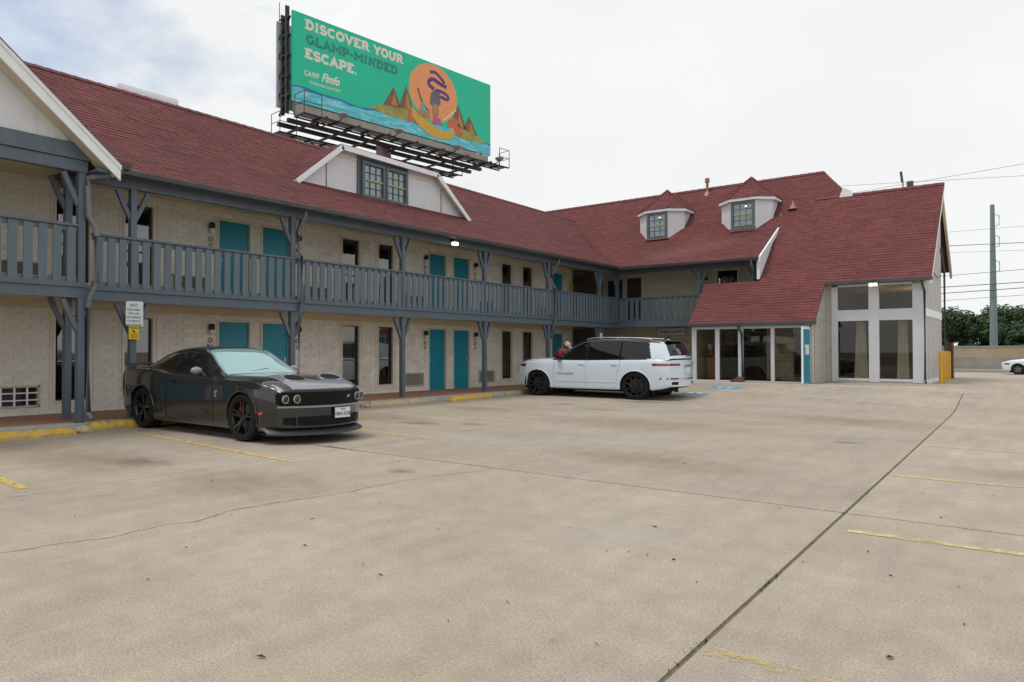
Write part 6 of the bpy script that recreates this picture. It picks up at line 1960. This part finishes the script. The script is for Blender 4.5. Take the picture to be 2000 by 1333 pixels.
# sign on its post
SG = thing('parking_sign', 'white liability sign above a small yellow warning sign by the balcony post', 'sign', (-13.74, 7.06, 1.6))
MB().box(-13.775, -13.765, 6.90, 7.22, 1.90, 2.39).build('sign_panel', M['plate'], SG, bevel=.0)
sb = MB()
def rrect(y0, y1, z0, z1, r, x):
    p = []
    for (cy, cz, a) in ((y1 - r, z1 - r, 0), (y0 + r, z1 - r, 90), (y0 + r, z0 + r, 180), (y1 - r, z0 + r, 270)):
        p += [(cy + r * math.cos(R(a + k * 22.5)), cz + r * math.sin(R(a + k * 22.5))) for k in range(5)]
    return p
pn = MB().prism(rrect(6.86, 7.18, 1.905, 2.385, .04, 0), 0, -13.764, -13.752).build('white_panel', M['plate'], SG)
for i, (tx, sz) in enumerate((('NOT', .085), ('RESPONSIBLE', .05), ('FOR LOSS', .055), ('OR DAMAGE', .055), ('TO VEHICLE', .055), ('OR CONTENTS', .05))):
    z = 2.29 - (0 if i == 0 else .075 * i)
    text_mesh(tx, sz, lambda u, v, d: (-13.752 + d, 7.02 + u * .9, z + v - .01), bold=.0012).build('sign_lettering', M['signblue'] if 'signblue' in M else mat('sign lettering', (.06, .12, .16), .6), pn, fix=False)
yn = MB().prism(rrect(6.92, 7.13, 1.64, 1.895, .012, 0), 0, -13.764, -13.752).build('yellow_panel', mat('warning yellow', (.72, .48, .0), .5, var=.05), SG)
text_mesh('WARNING', .038, lambda u, v, d: (-13.752 + d, 7.025 + u, 1.85 + v), bold=.001).build('sign_lettering', M['black'], yn, fix=False)
MB().prism([(6.99, 1.82), (7.01, 1.83), (7.05, 1.79), (7.06, 1.77), (7.04, 1.765), (7.0, 1.79)], 0, -13.752, -13.75).build('pictogram', M['black'], yn)
bl = MB()
for z in (1.735, 1.705, 1.675): bl.box(-13.752, -13.75, 6.955, 7.095, z - .007, z + .007)
bl.build('fine_print', mat('fine print', (.25, .16, .02), .6), yn)

# notice on the corner post
NP = MB().box(-13.825, -13.815, 26.50, 26.70, 1.85, 2.15).build('post_notice', M['plate'])
tag(NP, 'small white notice fixed to the balcony post near the corner', 'notice')
text_mesh('Guest Laundry', .17, lambda u, v, d: (-12.29 + u, 29.978 - d, 2.20 + v), bold=.004).build('sign_lettering', M['frame'], LAUNDRY, fix=False)

# bollards by the office end wall
for i, (x, y, lb) in enumerate(((-2.704, 28.37, 'nearest yellow bollard at the office end wall'), (-2.76, 29.86, 'second yellow bollard back along the office end wall'), (-2.83, 31.49, 'middle yellow bollard of the five beside the office end wall'), (-2.92, 33.3, 'fourth yellow bollard back, beside the brown box'), (-3.03, 35.3, 'farthest yellow bollard behind the office corner'))):
    o = MB().lathe([(.06, 0), (.06, .98), (.05, 1.03), (.02, 1.055), (0, 1.06)], 18).build('bollard', M['bollard'], None, smooth=True)
    o.location = (x, y, hz(y)); tag(o, lb, 'bollard', 'yellow bollards at the office end wall')
bxo = thing('utility_pedestal', 'brown metal utility cabinet behind the yellow bollards', 'utility box', (-3.0, 34.2, .36))
MB().box(-3.10, -2.85, 34.0, 34.4, .30, 1.72).build('cabinet', mat('rust brown metal', (.12, .045, .02), .6, var=.2), bxo, bevel=.02)
MB().tube([(-3.05, 33.95, .3), (-3.05, 33.95, 1.9)], .03, 8).build('conduit', M['darkpipe'], bxo)

# ---- person leaning over beyond the hood
def skinned(name, chain, edges, mat_, parent, root=0, sub=2):
    me = bpy.data.meshes.new(name)
    me.from_pydata([c[0] for c in chain], edges, [])
    o = bpy.data.objects.new(name, me); COL.objects.link(o)
    sk = o.modifiers.new('skin', 'SKIN')
    for i, c in enumerate(chain):
        v = me.skin_vertices[0].data[i]; r = c[1]
        v.radius = r if isinstance(r, tuple) else (r, r)
        v.use_root = (i == root)
    sk.use_smooth_shade = True
    o.modifiers.new('sub', 'SUBSURF').levels = sub
    o.modifiers['sub'].render_levels = sub
    me.materials.append(mat_)
    dg = bpy.context.evaluated_depsgraph_get()
    m2 = bpy.data.meshes.new_from_object(o.evaluated_get(dg))
    bpy.data.objects.remove(o)
    o = bpy.data.objects.new(name, m2); COL.objects.link(o)
    m2.polygons.foreach_set('use_smooth', [True] * len(m2.polygons))
    if parent: o.parent = parent
    return o
M['skin'] = mat('skin', (.36, .18, .11), .55, var=.06)
M['redshirt'] = mat('red shirt', (.30, .015, .015), .85, var=.15)
M['jeans'] = mat('dark trousers', (.03, .035, .05), .9, var=.2)
M['capc'] = mat('pale pink cap', (.62, .46, .42), .85, var=.05)
PR = thing('person', 'person in a red shirt and pale cap leaning over beyond the white vehicle', 'person', (-13.28, 22.15, 0))
# faces +x, bent forward at the hips
ch = [((0, 0, .93), (.15, .12)), ((.10, 0, 1.12), (.14, .13)), ((.20, 0, 1.30), (.15, .17)), ((.28, 0, 1.42), (.09, .12)), ((.35, 0, 1.49), .055), ((.42, 0, 1.55), .05),
      ((.0, .10, .88), .10), ((.05, .12, .50), .075), ((-.02, .12, .09), .05), ((.10, .12, .04), .045), ((.19, .12, .035), .035),
      ((.0, -.10, .88), .10), ((.08, -.12, .50), .075), ((.0, -.12, .09), .05), ((.12, -.12, .04), .045), ((.21, -.12, .035), .035),
      ((.26, .20, 1.38), .065), ((.40, .24, 1.16), .05), ((.62, .18, 1.12), .036), ((.70, .17, 1.12), .03),
      ((.26, -.20, 1.38), .065), ((.38, -.25, 1.14), .05), ((.60, -.20, 1.10), .036), ((.68, -.19, 1.10), .03)]
ed = [(0, 1), (1, 2), (2, 3), (3, 4), (4, 5), (0, 6), (6, 7), (7, 8), (8, 9), (9, 10), (0, 11), (11, 12), (12, 13), (13, 14), (14, 15), (2, 16), (16, 17), (17, 18), (18, 19), (2, 20), (20, 21), (21, 22), (22, 23)]
body = skinned('body', ch, ed, M['skin'], PR)
top_ = skinned('shirt', [((0, 0, .95), (.165, .14)), ((.10, 0, 1.12), (.155, .145)), ((.20, 0, 1.30), (.165, .185)), ((.28, 0, 1.42), (.10, .13)), ((.26, .20, 1.38), .08), ((.36, .235, 1.23), .066), ((.26, -.20, 1.38), .08), ((.35, -.24, 1.22), .066)], [(0, 1), (1, 2), (2, 3), (2, 4), (4, 5), (2, 6), (6, 7)], M['redshirt'], PR)
skinned('trousers', [((0, 0, .94), (.16, .135)), ((.0, .10, .86), .115), ((.05, .12, .50), .092), ((-.02, .12, .12), .075), ((.0, -.10, .86), .115), ((.08, -.12, .50), .092), ((.0, -.12, .12), .075)], [(0, 1), (1, 2), (2, 3), (0, 4), (4, 5), (5, 6)], M['jeans'], PR)
hd_ = bmesh.new(); bmesh.ops.create_uvsphere(hd_, u_segments=20, v_segments=14, radius=.105)
for v in hd_.verts:
    c = v.co
    if c.x > 0 and c.z < 0: c.x *= .92
    c.z *= 1.18
    if c.x > .07 and abs(c.y) < .03 and -.05 < c.z < .02: c.x += .022       # nose
    if c.z < -.08: c.y *= .8
me = bpy.data.meshes.new('head'); hd_.to_mesh(me); hd_.free(); me.materials.append(M['skin'])
me.polygons.foreach_set('use_smooth', [True] * len(me.polygons))
ho = bpy.data.objects.new('head', me); COL.objects.link(ho); ho.parent = PR; ho.location = (.46, 0, 1.61); ho.rotation_euler = (0, R(35), 0)
for sg in (-1, 1):
    MB().lathe([(0, .012), (.011, .006), (.012, 0)], 8, (.092, sg * .038, .015), 0).build('eye', M['black'], ho, local=True)
    MB().box(-.015, .02, sg * .103 - .008, sg * .103 + .008, -.03, .03).build('ear', M['skin'], ho, local=True, bevel=.006)
MB().box(.088, .098, -.024, .024, -.068, -.058).build('mouth', M['redcal'], ho, local=True)
cp = MB().lathe([(.115, .02), (.116, .06), (.095, .115), (.05, .138), (0, .142)], 18).build('cap', M['capc'], ho, smooth=True, local=True)
MB().slab([(.08, -.08, .03), (.20, -.05, .015), (.20, .05, .015), (.08, .08, .03)], (0, 0, .012)).build('cap_visor', M['capc'], ho, local=True)
MB().lathe([(.118, -.06), (.112, .03)], 18, (-.008, 0, 0)).build('hair', mat('dark hair', (.02, .014, .01), .7), ho, smooth=True, local=True).scale = (.92, .95, 1)
for sy in (.17, -.19):
    for k, (L2, a) in enumerate(((.055, -.5), (.075, -.2), (.08, 0), (.075, .2), (.06, .4))):
        b0 = (.69, sy + (k - 2) * .017, 1.115); 
        skinned('finger', [(b0, .010), ((b0[0] + L2 * .55, b0[1] + a * .02, b0[2] - .01), .009), ((b0[0] + L2, b0[1] + a * .03, b0[2] - .035), .007)], [(0, 1), (1, 2)], M['skin'], PR, sub=1)

# ------------------------------------------------------------------ road edge, wall, trees, lines beyond the office
rd = MB().box(-60, 80, 61.5, 64.2, -.3, .02).build('road', mat('road asphalt', (.16, .145, .125), .9, var=.15, vscale=.6))
tag(rd, 'strip of road beyond the parking lot', 'road', kind='structure')
kb = MB().box(-60, 80, 64.0, 64.35, -.3, .16).build('kerb', M['conc2']); tag(kb, 'pale kerb at the foot of the concrete barrier', 'kerb', kind='structure')
br_ = thing('concrete_barrier', 'low grey concrete barrier wall behind the road', 'wall', (0, 64.7, 0))
for k in range(14):
    x = -48 + k * 7
    MB().box(x + .01, x + 6.99, 64.6, 64.95, -.3, 1.02).build('panel', mat('barrier concrete %d' % (k % 3), (.30 + .02 * (k % 3), .28 + .02 * (k % 3), .24), .85, var=.15, vscale=.8, dirt=((.2, .18, .15), .5, 1.2)) if k < 3 else bpy.data.materials['barrier concrete %d' % (k % 3)], br_, bevel=.02)
fw = thing('retaining_wall', 'long tan wall with dark coping seen above the barrier', 'wall', (0, 75, 0))
for k in range(12):
    x = -52 + k * 9
    MB().box(x + .01, x + 8.99, 75, 75.3, -.3, 1.80).build('panel', M['tanwall'] if 'tanwall' in M else M.setdefault('tanwall', mat('tan wall', (.42, .34, .22), .85, var=.12, vscale=.6, dirt=((.28, .22, .15), .4, .8))), fw, bevel=.02)
MB().box(-52, 56, 74.95, 75.35, 1.80, 1.86).build('coping', M['conc2'], fw)

M['bark'] = mat('bark', (.07, .05, .035), .9, var=.3)
M['leaf'] = mat('tree leaves', (.042, .080, .032), .8, var=.4, vscale=.8, island=.25)
def tree(x, y, h, rx, seed, label):
    rt = random.Random(seed)
    T_ = thing('tree', label, 'tree', (x, y, 0), 0, 'trees behind the retaining wall')
    tk = MB()
    tk.tube([(0, 0, -.3), (.1, 0, h * .2), (.05, .1, h * .42)], [.26, .2, .15], 8)
    cl = []
    for k in range(9):
        a = k * 2.4 + rt.random(); r_ = rx * rt.uniform(.3, .75); z = h * rt.uniform(.45, .85)
        tk.tube([(.05, .1, h * rt.uniform(.25, .42)), (math.cos(a) * r_ * .5, math.sin(a) * r_ * .5, z * .85), (math.cos(a) * r_, math.sin(a) * r_, z)], [.10, .06, .02], 5)
        cl.append((math.cos(a) * r_, math.sin(a) * r_, z, rx * rt.uniform(.28, .5)))
    for k in range(26):
        a = rt.uniform(0, 6.28); q = rt.uniform(0, 1) ** .5 * rx * .95; zz = h * (.16 + .8 * rt.random() * (1 - .55 * (q / rx) ** 2))
        cl.append((math.cos(a) * q, math.sin(a) * q, zz, rx * rt.uniform(.16, .34)))
    tk.build('trunk', M['bark'], T_, smooth=True, local=True)
    cr_ = MB()
    for (cx_, cy_, cz_, r_) in cl:
        for _ in range(int(300 * r_)):
            v = Vector((rt.gauss(0, 1), rt.gauss(0, 1), rt.gauss(0, .8))).normalized() * r_ * rt.uniform(.55, 1.06)
            p = Vector((cx_, cy_, cz_)) + v
            n = (v.normalized() + Vector((rt.uniform(-.7, .7), rt.uniform(-.7, .7), rt.uniform(-.3, .9)))).normalized()
            a = n.orthogonal().normalized(); b = n.cross(a); s = rt.uniform(.12, .26)
            cr_.add([p - a * s, p - b * s * .6, p + a * s, p + b * s * .6], [(0, 1, 2, 3)])
    cr_.build('crown', M['leaf'], T_, local=True, fix=False)
for i, (x, y, h, rx, lb) in enumerate(((-12.5, 106, 6.4, 3.2, 'dense dark tree showing just past the office corner'), (-9.0, 105, 6.7, 3.0, 'broad dark tree between the office corner and the utility pole'), (-6.0, 107, 6.9, 2.9, 'tallest green tree immediately left of the utility pole'), (-3.2, 106, 6.9, 2.7, 'green tree immediately right of the utility pole'), (-.9, 104, 5.3, 2.6, 'lower rounded tree at the right edge above the white sedan'))):
    tree(x, y, h, rx, 60 + i, lb)
# low dark hedge and far roofs under the crowns
UP = thing('utility_pole', 'tall grey steel utility pole in front of the trees', 'utility pole', (-4.5, 95, 0))
MB().lathe([(.36, -.3), (.36, 1.8), (.31, 6), (.24, 12), (.19, 16.7), (0, 16.75)], 16, (-4.5, 95, 0)).build('pole', mat('grey pole steel', (.20, .25, .28), .5, metal=.3, var=.12, vscale=.6), UP, smooth=True)
hw = MB()
for z in (9.6, 12.2, 14.4):
    hw.tube([(-4.4, 94.95, z), (-3.95, 94.9, z + .15), (-3.95, 94.9, z + 1.1), (-4.35, 94.95, z + 1.3)], .05, 6)
hw.build('insulator_arm', M['steel'], UP)
M['wire'] = mat('wire', (.10, .10, .11), .6)
W = [(20.121, 20.463, .020, 'highest thin cable crossing the sky above the office roof'), (19.82, 19.26, .018, 'second highest thin cable sloping over the office roof'), (14.189, 14.134, .016, 'faint cable level with the top of the utility pole arms'), (12.72, 12.462, .035, 'dark upper power line crossing the utility pole'), (12.0, 11.678, .015, 'faint cable just under the dark upper power line'), (9.499, 9.746, .025, 'power line crossing the middle of the utility pole'), (8.317, 8.441, .04, 'upper of the two thick dark cables above the trees'), (7.653, 7.867, .04, 'lower of the two thick dark cables above the trees'), (6.878, 7.136, .022, 'lowest thin cable just above the tree tops')]
for i, (za, zb_2, r_, lb) in enumerate(W):
    s_ = (zb_2 - za) / 6.6
    f_ = lambda x: za + s_ * (x + 8.5)
    o = MB().tube([(x, 94.6, f_(x)) for x in range(-30, 41, 5)], r_, 5).build('power_line', M['wire'], None, smooth=True)
    tag(o, lb, 'cable', 'overhead cables beyond the office')
